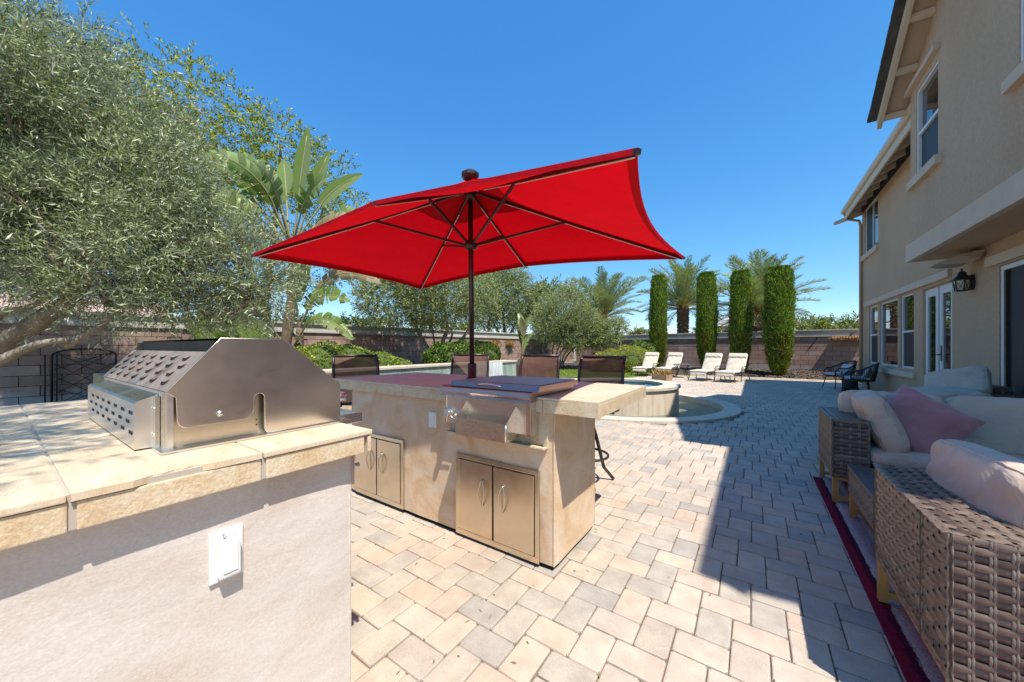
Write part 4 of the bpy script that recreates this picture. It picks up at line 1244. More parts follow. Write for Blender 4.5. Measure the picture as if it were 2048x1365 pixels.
pane_frame(XH, *W3, rail=1.53, lower_screen=True)
pane_frame(XH, *UW, mull=13.75)
# glazed double door
m_ = MB()
for (a, b_) in ((8.93, 9.475), (9.525, 10.09)):
    f = MB(); w_ = .115
    f.box(XH+.03, XH+.08, a, a+w_, .06, 2.27, .003); f.box(XH+.03, XH+.08, b_-w_, b_, .06, 2.27, .003)
    f.box(XH+.03, XH+.08, a+w_, b_-w_, 2.13, 2.27, .003); f.box(XH+.03, XH+.08, a+w_, b_-w_, .06, .30, .003)
    d = f.build('glazed_door', M['white_frame'], ho)
    MB().box(XH+.05, XH+.058, a+w_, b_-w_, .30, 2.13).build('pane', M['glass'], d)
    if a < 9.2:
        MB().box(XH+.022, XH+.030, 9.375, 9.415, .95, 1.22, .003).build('handle_plate', M['black_metal'], d)
        MB().tube([(XH+.024, 9.395, 1.06), (XH-.03, 9.395, 1.06), (XH-.035, 9.30, 1.06)], .009, 8).build('lever', M['black_metal'], d)
MB().box(XH+.045, XH+.07, 9.476, 9.524, .06, 2.27).build('door_weatherstrip', M['black_metal'], ho)
# sliding door with dark insect screen
f = MB()
f.box(XH+.012, XH+.075, 7.48, 7.535, .05, 2.26, .003); f.box(XH+.012, XH+.075, 5.0, 7.48, 2.20, 2.26, .003)
sd = f.build('sliding_door', M['white_frame'], ho)
MB().box(XH+.046, XH+.052, 5.0, 7.48, .05, 2.20).build('screen', M['screen'], sd)
MB().box(XH+.016, XH+.05, 7.435, 7.478, .06, 2.195, .002).build('screen_frame', M['black_metal'], sd)
MB().box(XH+.09, XH+.10, 5.0, 7.5, .05, 2.24).build('pane', M['glass'], sd)

# stucco trim
def trim(X, y0, y1, z0, z1, d=.05): return MB().box(X-d, X+.004, y0, y1, z0, z1, .006).build('trim', M['trim'], ho)
trim(XH, 8.90, 14.33, 2.355, 2.485); trim(XH, 10.42, 14.1, .56, .68, .06); trim(XH, 13.0, 14.67, 3.74, 3.875, .06)
trim(XH, 5.0, 7.765, 2.29, 2.42)
# projecting upper bay
BY0, BY1 = 4.10, 8.65; RID = 6.375; SL = .64
def zr(y): return 5.27 + (9.05-y)*SL if y > RID else 5.27 + (y-3.70)*SL
GW = (7.575, 8.395, 3.905, 5.29); GW2 = (4.75, 5.72, 3.905, 5.29)
wall_x(XU, BY0, BY1, 2.80, 5.43, [GW, GW2], .09).build('bay_wall', M['stucco'], ho, fix=False)
m_ = MB(); m_.add([(XU, BY0, 5.43), (XU, BY1, 5.43), (XU, BY1, zr(BY1)), (XU, RID, zr(RID)), (XU, BY0, zr(BY0))], [(4,3,2,1,0)])
m_.build('gable_wall', M['stucco'], ho, fix=False)
MB().add([(XU, BY1, 2.8), (XH+.2, BY1, 2.8), (XH+.2, BY1, 5.5), (XU, BY1, 5.5)], [(0,1,2,3)]).build('bay_return', M['stucco'], ho)
MB().add([(XU, BY0, 2.8), (XH+.2, BY0, 2.8), (XH+.2, BY0, 5.5), (XU, BY0, 5.5)], [(3,2,1,0)]).build('bay_return', M['stucco'], ho)
# band with soffit
MB().box(2.11, XU+.02, BY0-.04, BY1, 2.605, 2.885, .008).build('bay_band', M['trim'], ho)
MB().box(XU+.02, XH+.01, BY0-.04, BY1, 2.608, 2.66).build('bay_soffit', M['stucco'], ho)
pane_frame(XU, *GW, rail=4.595, lower_screen=True, w_=.04, d0=.01, d1=.06)
pane_frame(XU, *GW2, rail=4.595, lower_screen=True, w_=.04, d0=.01, d1=.06)
trim(XU, 7.50, 8.70, 5.40, 5.475, .07); trim(XU, 7.46, 8.59, 3.775, 3.90, .07)
trim(XU, 4.60, 5.84, 3.775, 3.90, .07); trim(XU, 4.60, 5.84, 5.40, 5.475, .07)
# gable roof: boards, barge boards, lookouts, tiles
XR = 1.90
for s_ in (1, -1):
    ye = 9.05 if s_ > 0 else 3.70
    def rp(y, off): return (y, zr(y)+off)
    poly = [(ye, zr(ye)), (RID, zr(RID)), (RID, zr(RID)+.05), (ye, zr(ye)+.05)]
    MB().prism(poly, 'x', XR+.02, 6.5).build('roof_deck', M['soffit'], ho)
    MB().prism([(ye+.03*s_, zr(ye)-.12), (RID, zr(RID)-.10), (RID, zr(RID)+.09), (ye+.03*s_, zr(ye)+.07)], 'x', XR-.045, XR+.018).build('barge_board', M['wood_trim'], ho)
    n_ = 4
    for k in range(n_+1):
        y = ye + (RID-ye)*(.03+.235*k)
        a = Vector((XR+.02, y, zr(y)-.045)); b_ = Vector((XU+.05, y, zr(y)-.045))
        MB().bar(a, b_, .075, .085, up=(0, 0, 1)).build('lookout', M['wood_trim'], ho)
    # tile courses; the edge column is built singly
    nt = 10
    for k in range(nt):
        y0 = ye + (RID-ye)*k/nt + .05*s_*(1 if k == 0 else 0); y1 = ye + (RID-ye)*(k+1.15)/nt
        z0 = zr(ye) + (zr(RID)-zr(ye))*k/nt + .105; z1 = zr(ye) + (zr(RID)-zr(ye))*(k+1.15)/nt + .078
        pl_ = [(y0, z0-.055), (y1, z1-.03), (y1, z1), (y0, z0)]
        MB().prism(pl_, 'x', XR-.17, XR+.20).build('roof_tile', M['roof_tile'], ho)
        MB().prism(pl_, 'x', XR+.205, 6.5).build('tile_course', M['roof_tile'], ho)
# main eaves: roof slope, fascia, gutter, rafter tails
for (ya, yb) in ((8.66, 14.55), (.80, 4.0)):
    MB().prism([(2.29, 5.20), (6.5, 6.95), (6.5, 7.03), (2.29, 5.28)], 'y', ya, yb).build('main_roof', M['roof_tile'], ho)
    MB().prism([(2.31, 5.185), (2.75, 5.37), (2.75, 5.39), (2.31, 5.205)], 'y', ya, yb).build('eave_boards', M['soffit'], ho)
    MB().box(2.275, 2.312, ya, yb, 5.05, 5.23, .004).build('fascia', M['wood_trim'], ho)
    g_ = [(2.272, 5.335), (2.20, 5.335), (2.185, 5.30), (2.195, 5.255), (2.225, 5.215), (2.272, 5.215)]
    MB().prism(g_, 'y', ya, yb).build('gutter', M['gutter'], ho)
    y = ya+.25
    while y < yb:
        MB().bar((2.30, y, 5.13), (2.72, y, 5.30), .045, .10).build('rafter_tail', M['wood_trim'], ho)
        y += .61
    MB().box(2.62, 2.70, ya, yb, 5.20, 5.33).build('frieze', M['dark_gap'], ho)
MB().prism([(2.02, 5.02), (2.29, 5.12), (2.75, 5.31), (2.75, 5.14), (2.06, 4.93)], 'y', 14.55, 14.60).build('end_barge_board', M['gutter'], ho)
MB().tube([(2.24, 14.42, 5.24), (2.34, 14.55, 5.05), (2.62, 14.66, 4.98), (2.655, 14.68, 4.85), (2.655, 14.68, .12)], .036, 8).build('downspout', M['stucco'], ho)

# ------------------------------------------------------------------ wall lantern and speaker
la = thing('wall_lantern', 'black wall lantern with crossed bars and amber glass beside the door', 'lantern', (XH, 8.3, 2.1))
yl, xl = 8.215, 2.588
MB().tube([(XH-.001, 8.20, 2.10+i*.0) for i in (0, 1)], .01, 4) if False else None
MB().prism([(8.20+.055*math.cos(a), 2.155+.115*math.sin(a)) for a in [2*math.pi*i/16 for i in range(16)]], 'x', XH-.035, XH+.002).build('back_plate', M['black_metal'], la)
MB().tube([(XH-.03, 8.20, 2.20), (XH-.06, 8.20, 2.225), (xl+.02, 8.21, 2.24)], .011, 8).build('arm', M['black_metal'], la)
MB().tube([(XH-.03, 8.20, 2.255), (xl+.02, 8.21, 2.262)], .005, 6).build('brace', M['black_metal'], la)
MB().lathe([(.005, 2.375), (.014, 2.36), (.008, 2.34), (.03, 2.325), (.055, 2.295), (.045, 2.29), (.06, 2.26), (.115, 2.205), (.115, 2.195), (.02, 2.19)], (xl, yl, 0), 6, smooth=False).build('roof', M['black_metal'], la)
MB().lathe([(.085, 2.19), (.062, 2.045)], (xl, yl, 0), 6, smooth=False).build('glass', M['lantern_glass'], la)
MB().lathe([(.066, 2.05), (.070, 2.035), (.045, 2.028)], (xl, yl, 0), 6, smooth=False).build('base', M['black_metal'], la)
for k in range(6):
    a0 = math.pi/6 + k*math.pi/3; a1 = a0 + math.pi/3
    t0 = (xl+.088*math.cos(a0), yl+.088*math.sin(a0), 2.195); b0 = (xl+.065*math.cos(a0), yl+.065*math.sin(a0), 2.04)
    t1 = (xl+.088*math.cos(a1), yl+.088*math.sin(a1), 2.195); b1 = (xl+.065*math.cos(a1), yl+.065*math.sin(a1), 2.04)
    MB().bar(t0, b0, .009).build('frame_bar', M['black_metal'], la)
    m_ = MB(); m_.bar(t0, b1, .005); m_.bar(t1, b0, .005); m_.build('cross_bars', M['black_metal'], la)
sp = thing('outdoor_speaker', 'beige wedge-shaped outdoor speaker bracketed under the bay', 'speaker', (XH, 8.05, 2.45))
MB().prism([(2.70, 2.56), (2.60, 2.56), (2.30, 2.46), (2.27, 2.43), (2.34, 2.405), (2.56, 2.40), (2.64, 2.44)], 'y', 7.86, 8.24).build('cabinet', M['speaker'], sp)
MB().prism([(2.295, 2.4545), (2.262, 2.428), (2.335, 2.400), (2.54, 2.395), (2.56, 2.405), (2.36, 2.415)], 'y', 7.88, 8.22).build('grille', M['speaker_grille'], sp)
MB().tube([(2.69, 7.845, 2.50), (2.58, 7.845, 2.47), (2.48, 7.845, 2.50), (2.45, 8.05, 2.52)], .012, 8).build('bracket', M['speaker'], sp)
MB().tube([(2.62, 8.0+.012*math.sin(i), 2.545+.007*i) for i in range(9)], .022, 10).build('cable_gland', M['wicker_v'], sp)
# ------------------------------------------------------------------ wicker weave panels
def weave(o, u, v, nrm, nu, nv, amp=.0033, ribs=2, flip=0, thick=.0, rw=.0031):
    """woven strip panel: o origin, u and v full edge vectors; nv strips along u, nu crossing ribs.
    returns (strips, ribs) as two MBs"""
    o = Vector(o); u = Vector(u); v = Vector(v); nrm = Vector(nrm).normalized()
    A = MB(); B = MB(); sv = 1.0/nv
    seg = 6 if nu < 16 else 4
    for j in range(nv):
        v0, v1 = (j+.04)*sv, (j+.96)*sv; vm = (v0+v1)/2
        G = []
        for i in range(nu*seg+1):
            t = i/(nu*seg)
            ph = math.pi*(t*nu + (j % 2))
            h = amp*math.sin(ph) + amp
            jit = .12*sv*math.sin(j*5.3+i*.7)*.4
            p = o + u*t
            tap = 1.05 - .05*(1-abs(math.sin(ph)))
            G.append([p+v*(vm-(vm-v0)*tap+jit*0)+nrm*(h-.0018), p+v*(vm-(vm-v0)*tap*.6)+nrm*(h+.0008), p+v*vm+nrm*(h+.0014), p+v*(vm+(v1-vm)*tap*.6)+nrm*(h+.0008), p+v*(vm+(v1-vm)*tap)+nrm*(h-.0018)])
        A.grid(G, True)
    for i in range(nu+1):
        t = i/nu
        for k in range(ribs):
            w_ = u.normalized()*(.0066*(k-(ribs-1)/2)*1.25)
            G = []
            for j in range(nv*4+1):
                q = j/(nv*4)
                h = amp*.95 + amp*.9*(1 if True else 0)*math.cos(math.pi*(q*nv) )*0 + amp*1.05*math.sin(math.pi*(q*nv+i+.0))*(-1)**0
                pp = o+u*t+w_+v*q
                e = u.normalized()*rw
                G.append([pp-e+nrm*(h*.6+.001), pp+nrm*(h*.6+.004), pp+e+nrm*(h*.6+.001)])
            B.grid(G, True)
    return A, B

def wicker_box(parent, x0, x1, y0, y1, z0, z1, faces, pitch=.034, cell=.085, body='wicker_dark'):
    MB().box(x0+.006, x1-.006, y0+.006, y1-.006, z0, z1-.004).build('core', M[body], parent)
    for f in faces:
        if f == '-x': a = weave((x0+.004, y1, z0), (0, y0-y1, 0), (0, 0, z1-z0), (-1,0,0), max(2, round((y1-y0)/cell)), max(2, round((z1-z0)/pitch)), ribs=1, rw=.31*cell, amp=.0036)
        if f == '+x': a = weave((x1-.004, y0, z0), (0, y1-y0, 0), (0, 0, z1-z0), (1,0,0), max(2, round((y1-y0)/cell)), max(2, round((z1-z0)/pitch)))
        if f == '-y': a = weave((x0, y0+.004, z0), (x1-x0, 0, 0), (0, 0, z1-z0), (0,-1,0), max(2, round((x1-x0)/cell)), max(2, round((z1-z0)/pitch)))
        if f == '+y': a = weave((x1, y1-.004, z0), (x0-x1, 0, 0), (0, 0, z1-z0), (0,1,0), max(2, round((x1-x0)/cell)), max(2, round((z1-z0)/pitch)))
        if f == '+z':
            if (y1-y0) > (x1-x0): a = weave((x0, y0, z1-.005), (x1-x0, 0, 0), (0, y1-y0, 0), (0,0,1), max(2, round((x1-x0)/.034)), max(2, round((y1-y0)/.026)), ribs=1, rw=.0135, amp=.0024)
            else: a = weave((x0, y0, z1-.005), (0, y1-y0, 0), (x1-x0, 0, 0), (0,0,1), max(2, round((y1-y0)/.034)), max(2, round((x1-x0)/.026)), ribs=1, rw=.0135, amp=.0024)
        o = a[0].build('woven_strips', M['wicker'], parent); o['kind'] = 'stuff'
        o = a[1].build('woven_uprights', M['wicker_v' if f in ('-y', '+y') else 'wicker'], parent); o['kind'] = 'stuff'

def box_cushion(name, c, size, rot, m, parent, puff, wr, label, cat, seed):
    """boxed cushion: top and bottom panels, a side band between two piped seams, soft corners and creases"""
    w_, d_, h_ = size; r2 = random.Random(seed); f1, f2, f3 = [r2.uniform(0, 6) for _ in range(3)]
    bm = bmesh.new(); bmesh.ops.create_cube(bm, size=2.0)
    bmesh.ops.subdivide_edges(bm, edges=list(bm.edges), cuts=17, use_grid_fill=True)
    def shape(x, y, z):
        n_ = 7.0
        f = (abs(x)**n_+abs(y)**n_+abs(z)**4.5)**(1/n_)
        x, y = x/f, y/f; z = z/f
        cr = (1-x*x)*(1-y*y)
        zz = z*h_/2*(.80 + .75*puff*cr)
        bulge = 1 + .035*(1-z*z)
        e = min(1.0, abs(x)**4+abs(y)**4)
        zz += wr*z*(math.sin(8*x+5*y+f1)+.8*math.sin(12*y-7*x+f2)+.7*math.sin(17*x*y+f3))*(.35+.65*e)
        pin = 1-.018*(1-abs(y))*abs(x)
        return Vector((w_/2*x*bulge*pin + .002*math.sin(23*y+f2)*abs(x), d_/2*y*bulge + .002*math.sin(21*x+f3)*abs(y), zz))
    for v in bm.verts: v.co = shape(*v.co)
    for f in bm.faces: f.smooth = True
    me = bpy.data.meshes.new(name); bm.to_mesh(me); bm.free(); me.materials.append(M[m])
    o = link(name, me)
    o.location = c; o.rotation_euler = Euler(rot)
    for s_ in (-.78, .78):
        pts = []
        for k in range(72):
            a = 2*math.pi*k/72; cu, su = math.cos(a), math.sin(a); q = max(abs(cu), abs(su))
            pts.append(shape(cu/q, su/q, s_))
        MB().tube(pts, .0042, 6, closed=True).build('piping', M[m], o)
    if parent:
        o.parent = parent
        if parent.name in ORIGIN: o.location = Vector(c)-ORIGIN[parent.name]
    if label: tag(o, label, cat)
    return o

def cushion(name, c, size, rot=(0, 0, 0), m='cushion', parent=None, puff=.5, n=26, wr=.0055, label=None, cat=None, seed=1, pinch=0.0, sag=0.0):
    """stuffed cushion: rounded slab with crowned faces, tight corners, wrinkles; size = full w, d, h (h is thickness)"""
    if m == 'cushion': return box_cushion(name, c, size, rot, m, parent, puff, wr, label, cat, seed)
    w_, d_, h_ = size
    r2 = random.Random(seed); f1, f2, f3 = r2.uniform(0, 6), r2.uniform(0, 6), r2.uniform(0, 6)
    mb = MB()
    def edge(u): return max(0.0, 1-abs(u)**5)**.42
    for side in (1, -1):
        G = []
        for i in range(n+1):
            row = []
            for j in range(n+1):
                u = -1+2*i/n; v = -1+2*j/n
                uu = math.sin(u*math.pi/2); vv = math.sin(v*math.pi/2)
                t = edge(uu)*edge(vv)
                crown = (1-puff) + puff*(1-uu*uu)*(1-vv*vv)
                z = side*h_/2*t*(crown*.55+.45)
                sx = 1 - pinch*(1-abs(vv)**2)*abs(uu)**3*0 - .03*(1-abs(vv)) * 0
                x = w_/2*uu*(1-pinch*(1-vv*vv)*.5); y = d_/2*vv*(1-pinch*(1-uu*uu)*.5)
                rad = abs(uu)**3+abs(vv)**3
                z += wr*t*(math.sin(9*uu+5*vv+f1)+.7*math.sin(13*vv-7*uu+f2)+.6*math.sin(21*uu*vv+f3))*(.4+.6*min(1, rad))
                z -= sag*(1-uu*uu)
                row.append((x, y, z))
            G.append(row)
        mb.grid(G, True, flip=(side < 0))
    me_o = mb.build(name, M[m], None, fix=False)
    # weld the two halves
    bm = bmesh.new(); bm.from_mesh(me_o.data); bmesh.ops.remove_doubles(bm, verts=bm.verts, dist=.0008); bmesh.ops.recalc_face_normals(bm, faces=bm.faces)
    for f in bm.faces: f.smooth = True
    bm.to_mesh(me_o.data); bm.free()
    me_o.location = c; me_o.rotation_euler = Euler(rot)
    # piping along the seam
    pts = []
    for k in range(56):
        a = 2*math.pi*k/56
        cu, su = math.cos(a), math.sin(a); q = (abs(cu)**9+abs(su)**9)**(-1/9)
        uu, vv = max(-1, min(1, cu*q)), max(-1, min(1, su*q))
        pts.append((w_/2*uu*(1-pinch*(1-vv*vv)*.5)*.992, d_/2*vv*(1-pinch*(1-uu*uu)*.5)*.992, -sag*(1-uu*uu)))
    MB().tube(pts, .0045, 6, closed=True).build('piping', M[m], me_o)
    if parent:
        me_o.parent = parent
        if parent.name in ORIGIN: me_o.location = Vector(c)-ORIGIN[parent.name]
    if label: tag(me_o, label, cat)
    return me_o

def gold_frame(parent, x0, x1, y0, y1, z, w_=.034):
    """square metal under-frame: rails below the box, legs, low stretchers"""
    for (a, b_) in (((x0+w_/2, y0, z), (x0+w_/2, y1, z)), ((x1-w_/2, y0, z), (x1-w_/2, y1, z)), ((x0, y0+w_/2, z), (x1, y0+w_/2, z)), ((x0, y1-w_/2, z), (x1, y1-w_/2, z))):
        MB().bar(a, b_, w_*.9, .016).build('frame_rail', M['gold_metal'], parent)
    for (x, y) in ((x0+w_/2, y0+w_/2), (x1-w_/2, y0+w_/2), (x0+w_/2, y1-w_/2), (x1-w_/2, y1-w_/2)):
        MB().bar((x, y, z-.006), (x, y, .008), w_, w_, bev=.002).build('leg', M['gold_metal'], parent)
    for y in (y0+w_/2, y1-w_/2):
        MB().bar((x0+w_, y, .045), (x1-w_, y, .045), w_*.8, w_*.8).build('stretcher', M['gold_metal'], parent)

# ------------------------------------------------------------------ sofas, table, rug
rg = MB().box(.45, 2.45, -.6, 4.245, -.0005, .006).build('rug', M['rug']); tag(rg, 'red and cream striped rug under the wicker sofas', 'rug')

s1 = thing('wicker_sofa', 'brown woven wicker sofa in front, back turned to the camera', 'sofa', (1.2, 1.9, 0))
wicker_box(s1, .48, 2.15, 1.592, 1.80, .195, .640, ['-y', '+y'], pitch=.0235, cell=.040)
wicker_box(s1, .48, .70, 1.60, 2.365, .195, .640, ['-x', '+x', '+y', '+z'], pitch=.030, cell=.046)
a = weave((.70, 1.592, .635), (0, .21, 0), (1.45, 0, 0), (0,0,1), 6, 55, ribs=1, rw=.0135, amp=.0024)
o = a[1].build('woven_uprights', M['wicker'], s1); o['kind'] = 'stuff'
o = a[0].build('woven_strips', M['wicker'], s1); o['kind'] = 'stuff'
MB().box(.70, 2.15, 1.80, 2.36, .20, .30).build('seat_base', M['wicker_dark'], s1)
gold_frame(s1, .482, 2.14, 1.60, 2.36, .188)
cushion('seat_cushion', (1.42, 2.09, .37), (1.44, .60, .15), parent=s1, puff=.15, seed=4)
cushion('back_cushion', (.715, 2.06, .595), (.60, .40, .19), (R(82), 0, R(-86)), parent=s1, puff=.35, seed=5)
cushion('back_cushion', (1.14, 1.905, .585), (.66, .42, .20), (R(78), 0, R(4)), parent=s1, puff=.35, seed=6)
cushion('throw_cushion', (1.10, 2.16, .565), (.42, .40, .15), (R(66), 0, R(8)), puff=.6, seed=9, label='cream throw cushion catching the sun on the front sofa', cat='cushion')

tb = thing('side_table', 'low wicker side table with dark slatted top between the sofas', 'table', (.8, 3.05, 0))
wicker_box(tb, .555, 1.02, 2.68, 3.405, .175, .335, ['-x', '-y', '+y'], pitch=.028, cell=.044)
for xa in (.55, .975): MB().box(xa, xa+.05, 2.672, 3.412, .336, .362, .003).build('top_rail', M['slat'], tb)

for k in range(8):
    y = 2.675+.0925*k
    MB().box(.602, .973, y, y+.083, .338, .360, .003).build('slat', M['slat'], tb)
gold_frame(tb, .557, 1.018, 2.685, 3.40, .168, .030)

s2 = thing('wicker_sofa', 'brown woven wicker sofa farther back with two grey-beige back cushions', 'sofa', (1.3, 4.0, 0))
wicker_box(s2, .50, .70, 3.625, 4.315, .20, .645, ['-x', '-y', '+z'], pitch=.030, cell=.046)
wicker_box(s2, .70, 2.55, 4.20, 4.315, .20, .62, ['-y'], pitch=.036, cell=.08)
MB().box(.70, 2.55, 3.64, 4.20, .20, .30).build('seat_base', M['wicker_dark'], s2)
wicker_box(s2, .70, 2.55, 3.630, 3.66, .20, .298, ['-y'], pitch=.034, cell=.08)
gold_frame(s2, .502, 2.54, 3.63, 4.31, .19)
cushion('seat_cushion', (.955, 3.91, .375), (.50, .60, .15), parent=s2, puff=.15, seed=11)
cushion('seat_cushion', (1.62, 3.91, .375), (.80, .60, .15), parent=s2, puff=.15, seed=12)
cushion('back_cushion', (.915, 4.115, .612), (.60, .42, .17), (R(74), 0, R(1)), parent=s2, puff=.3, seed=13)
cushion('back_cushion', (1.545, 4.105, .612), (.64, .42, .17), (R(74), 0, R(-1)), parent=s2, puff=.3, seed=14)
cushion('throw_cushion', (.80, 3.86, .625), (.44, .42, .18), (R(0), R(66), R(-6)), puff=.5, seed=15, wr=.005, label='beige throw cushion leaning on the arm of the far sofa', cat='cushion')
cushion('throw_pillow', (1.01, 3.87, .63), (.46, .46, .16), (R(52), R(30), R(-26)), m='pink', puff=.75, seed=16, wr=.008, pinch=.10, label='dusty pink velvet pillow on the far sofa', cat='pillow')

db = thing('wicker_daybed', 'dark wicker daybed against the house heaped with cushions', 'daybed', (2.0, 6.9, 0))
wicker_box(db, 1.30, 2.55, 6.35, 7.45, .15, .36, ['-x', '-y'], pitch=.05, cell=.1)
wicker_box(db, 2.18, 2.60, 6.95, 7.45, .36, .70, ['-x', '-y', '+z'], pitch=.045, cell=.09)
for (x, y) in ((1.34, 6.4), (2.5, 6.4), (1.34, 7.4), (2.5, 7.4)):
    MB().bar((x, y, .15), (x, y, 0), .04).build('leg', M['black_metal'], db)
o = MB().box(1.28, 2.12, 6.36, 7.20, .37, .455, .02).build('mattress_pad', M['blue_pad']); tag(o, 'grey-blue folded pad lying on the daybed', 'cushion')
o = MB().box(1.30, 2.10, 6.34, 7.22, .458, .525, .02).build('mattress_pad', M['stripe']); tag(o, 'pale folded pad on top of the grey-blue pad', 'cushion')
MB().box(1.46, 1.76, 6.318, 6.337, .40, .515, .004).build('dark_panel', M['navy_pad'], o)
cushion('loose_cushion', (1.92, 6.55, .60), (.56, .56, .16), (R(3), R(-3), R(12)), puff=.55, seed=21, label='beige loose cushion lying flat on the daybed heap', cat='cushion')
cushion('loose_cushion', (2.12, 6.88, .73), (.54, .48, .17), (R(38), R(-14), R(-28)), puff=.55, seed=22, label='beige loose cushion propped up on the daybed heap', cat='cushion')

# ------------------------------------------------------------------ rope chairs by the window, drum table
def make_rope_chair():
    t = thing('rope_chair', '', 'chair', (0, 0, 0), world=False)
    # faces -X locally
    top = []
    for i in range(25):
        a = R(-128 + 256*i/24)
        x = .29*math.cos(a)+.02; y = .33*math.sin(a)
        z = .60 + .20*max(0, math.cos(a))**1.0 if math.cos(a) > 0 else .60 - .02*abs(math.cos(a))
        top.append((x + .06*max(0, math.cos(a)), y*1.02, z))
    bot = [(p[0]*.82-.0, p[1]*.82, .36) for p in top]
    MB().tube(top, .017, 8).build('top_rail', M['wicker_dark'], t)
    MB().tube(bot, .014, 8).build('seat_rail', M['wicker_dark'], t)
    sp_ = MB()
    for i in range(1, 48):
        k = i/48*24; a = int(k); f = k-a
        if a >= 24: break
        p = Vector(top[a]).lerp(Vector(top[a+1]), f); q = Vector(bot[a]).lerp(Vector(bot[a+1]), f)
        sp_.tube([p, (p+q)/2+Vector((.01*math.cos(i), 0, 0)), q], .0065, 5)
    o = sp_.build('rope_strands', M['wicker_dark'], t); o['kind'] = 'stuff'
    MB().lathe([(.26, .345), (.28, .36), (.26, .375)], (-.02, 0, 0), 20).build('seat_ring', M['wicker_dark'], t)
    MB().tube([top[0], (-.24, top[0][1]*.95, .50), (-.25, top[0][1]*.92, .36)], .015, 8).build('arm_post', M['wicker_dark'], t)
    MB().tube([top[-1], (-.24, top[-1][1]*.95, .50), (-.25, top[-1][1]*.92, .36)], .015, 8).build('arm_post', M['wicker_dark'], t)
    cu = cushion('seat_pad', (-.02, 0, .415), (.50, .50, .09), m='stripe', puff=.25, seed=30, parent=None)
    cu.parent = t
    cu = cushion('back_pad', (.17, 0, .56), (.30, .42, .10), (0, R(-66), 0), m='stripe', puff=.4, seed=31)
    cu.parent = t
    for (x, y) in ((-.24, -.25), (-.24, .25), (.20, -.22), (.20, .22)):
        MB().tube([(x*.85, y*.85, .36), (x*.98, y*.98, .18), (x*1.12, y*1.1, .006)], .013, 8).build('leg', M['black_metal'], t)
    return t
rc = make_rope_chair()
rc.location = (2.17, 12.28, 0); rc.rotation_euler = (0, 0, R(-14)); tag(rc, 'dark rope armchair in front of the wide window, nearer the sofas', 'chair', 'rope chairs by the window')
rc2 = copy_tree(rc); rc2.location = (2.05, 13.80, 0); rc2.rotation_euler = (0, 0, R(22)); tag(rc2, 'dark rope armchair by the house corner, nearer the block wall', 'chair', 'rope chairs by the window')
dt = thing('drum_table', 'small dark drum table between the two rope chairs', 'table', (2.15, 13.0, 0))
MB().lathe([(.19, .0), (.15, .2), (.19, .40)], (2.15, 13.0, 0), 20).build('drum', M['wicker_dark'], dt)
MB().lathe([(.21, .40), (.22, .415), (.21, .425)], (2.15, 13.0, 0), 24).build('table_top', M['slat'], dt)

# ------------------------------------------------------------------ chaise longues
def make_chaise():
    t = thing('chaise_lounge', '', 'chaise lounge', (0, 0, 0), world=False)
    # foot end at the origin, length along +Y
    wv = .29
    for s_ in (-1, 1):
        MB().tube([(s_*wv, -.02, .27), (s_*wv, .02, .30), (s_*wv, 1.05, .30), (s_*wv, 1.42, .26)], .016, 8).build('side_rail', M['black_metal'], t)
        MB().tube([(s_*wv, .04, .29), (s_*(wv+.02), -.01, .14), (s_*(wv+.03), -.03, .008)], .015, 8).build('leg', M['black_metal'], t)
        MB().tube([(s_*wv, 1.25, .28), (s_*(wv+.02), 1.38, .14), (s_*(wv+.03), 1.46, .008)], .015, 8).build('leg', M['black_metal'], t)
        MB().tube([(s_*(wv+.03), .56, .01), (s_*(wv+.03), .60, .30), (s_*(wv+.04), .58, .46), (s_*(wv+.05), .64, .515), (s_*(wv+.05), .92, .515), (s_*(wv+.03), 1.02, .46), (s_*(wv+.02), 1.06, .30)], .014, 8).build('arm', M['black_metal'], t)
        MB().tube([(s_*(wv+.04)+.0, .74+.07*math.cos(a), .40+.07*math.sin(a)) for a in [2*math.pi*i/14 for i in range(14)]], .008, 6, closed=True).build('scroll', M['black_metal'], t)
        MB().tube([(s_*wv, .92, .31), (s_*wv, 1.28, .86)], .014, 8).build('back_rail', M['black_metal'], t)
    for y in (.05, .4, .8, 1.2):
        MB().tube([(-wv, y, .295), (wv, y, .295)], .010, 6).build('cross_bar', M['black_metal'], t)
    cu = cushion('seat_pad', (0, .47, .35), (.60, .98, .085), m='cushion_far', puff=.15, seed=41); cu.parent = t
    cu = cushion('foot_fold', (0, .01, .285), (.59, .16, .06), (R(70), 0, 0), m='cushion_far', puff=.2, seed=42); cu.parent = t
    cu = cushion('back_pad', (0, 1.12, .63), (.60, .72, .09), (R(57), 0, 0), m='cushion_far', puff=.15, seed=43); cu.parent = t
    cu = cushion('head_pillow', (0, 1.235, .90), (.58, .17, .07), (R(57), 0, 0), m='cushion_far', puff=.4, seed=44); cu.parent = t
    return t
ch0 = make_chaise()
CH = [(-.81, 13.92, R(-16), 'cream chaise lounge nearest the house shadow'),
      (-1.62, 14.02, R(-18), 'cream chaise lounge just left of the one by the house shadow'),
      (-2.98, 14.98, R(-12), 'cream chaise lounge beside the small metal table, behind the planter'),
      (-3.85, 14.85, R(-10), 'cream chaise lounge beside the yellow-green mounded shrub')]
for i, (x, y, rz, lab) in enumerate(CH):
    o = ch0 if i == 0 else copy_tree(ch0)
    o.location = (x, y, 0); o.rotation_euler = (0, 0, rz); tag(o, lab, 'chaise lounge', 'chaise lounges on the far patio')
mt = thing('patio_side_table', 'small dark metal table between the chaise lounges', 'table', (-2.33, 15.3, 0))
MB().box(-2.62, -2.04, 15.05, 15.6, .50, .52, .006).build('table_top', M['slat'], mt)
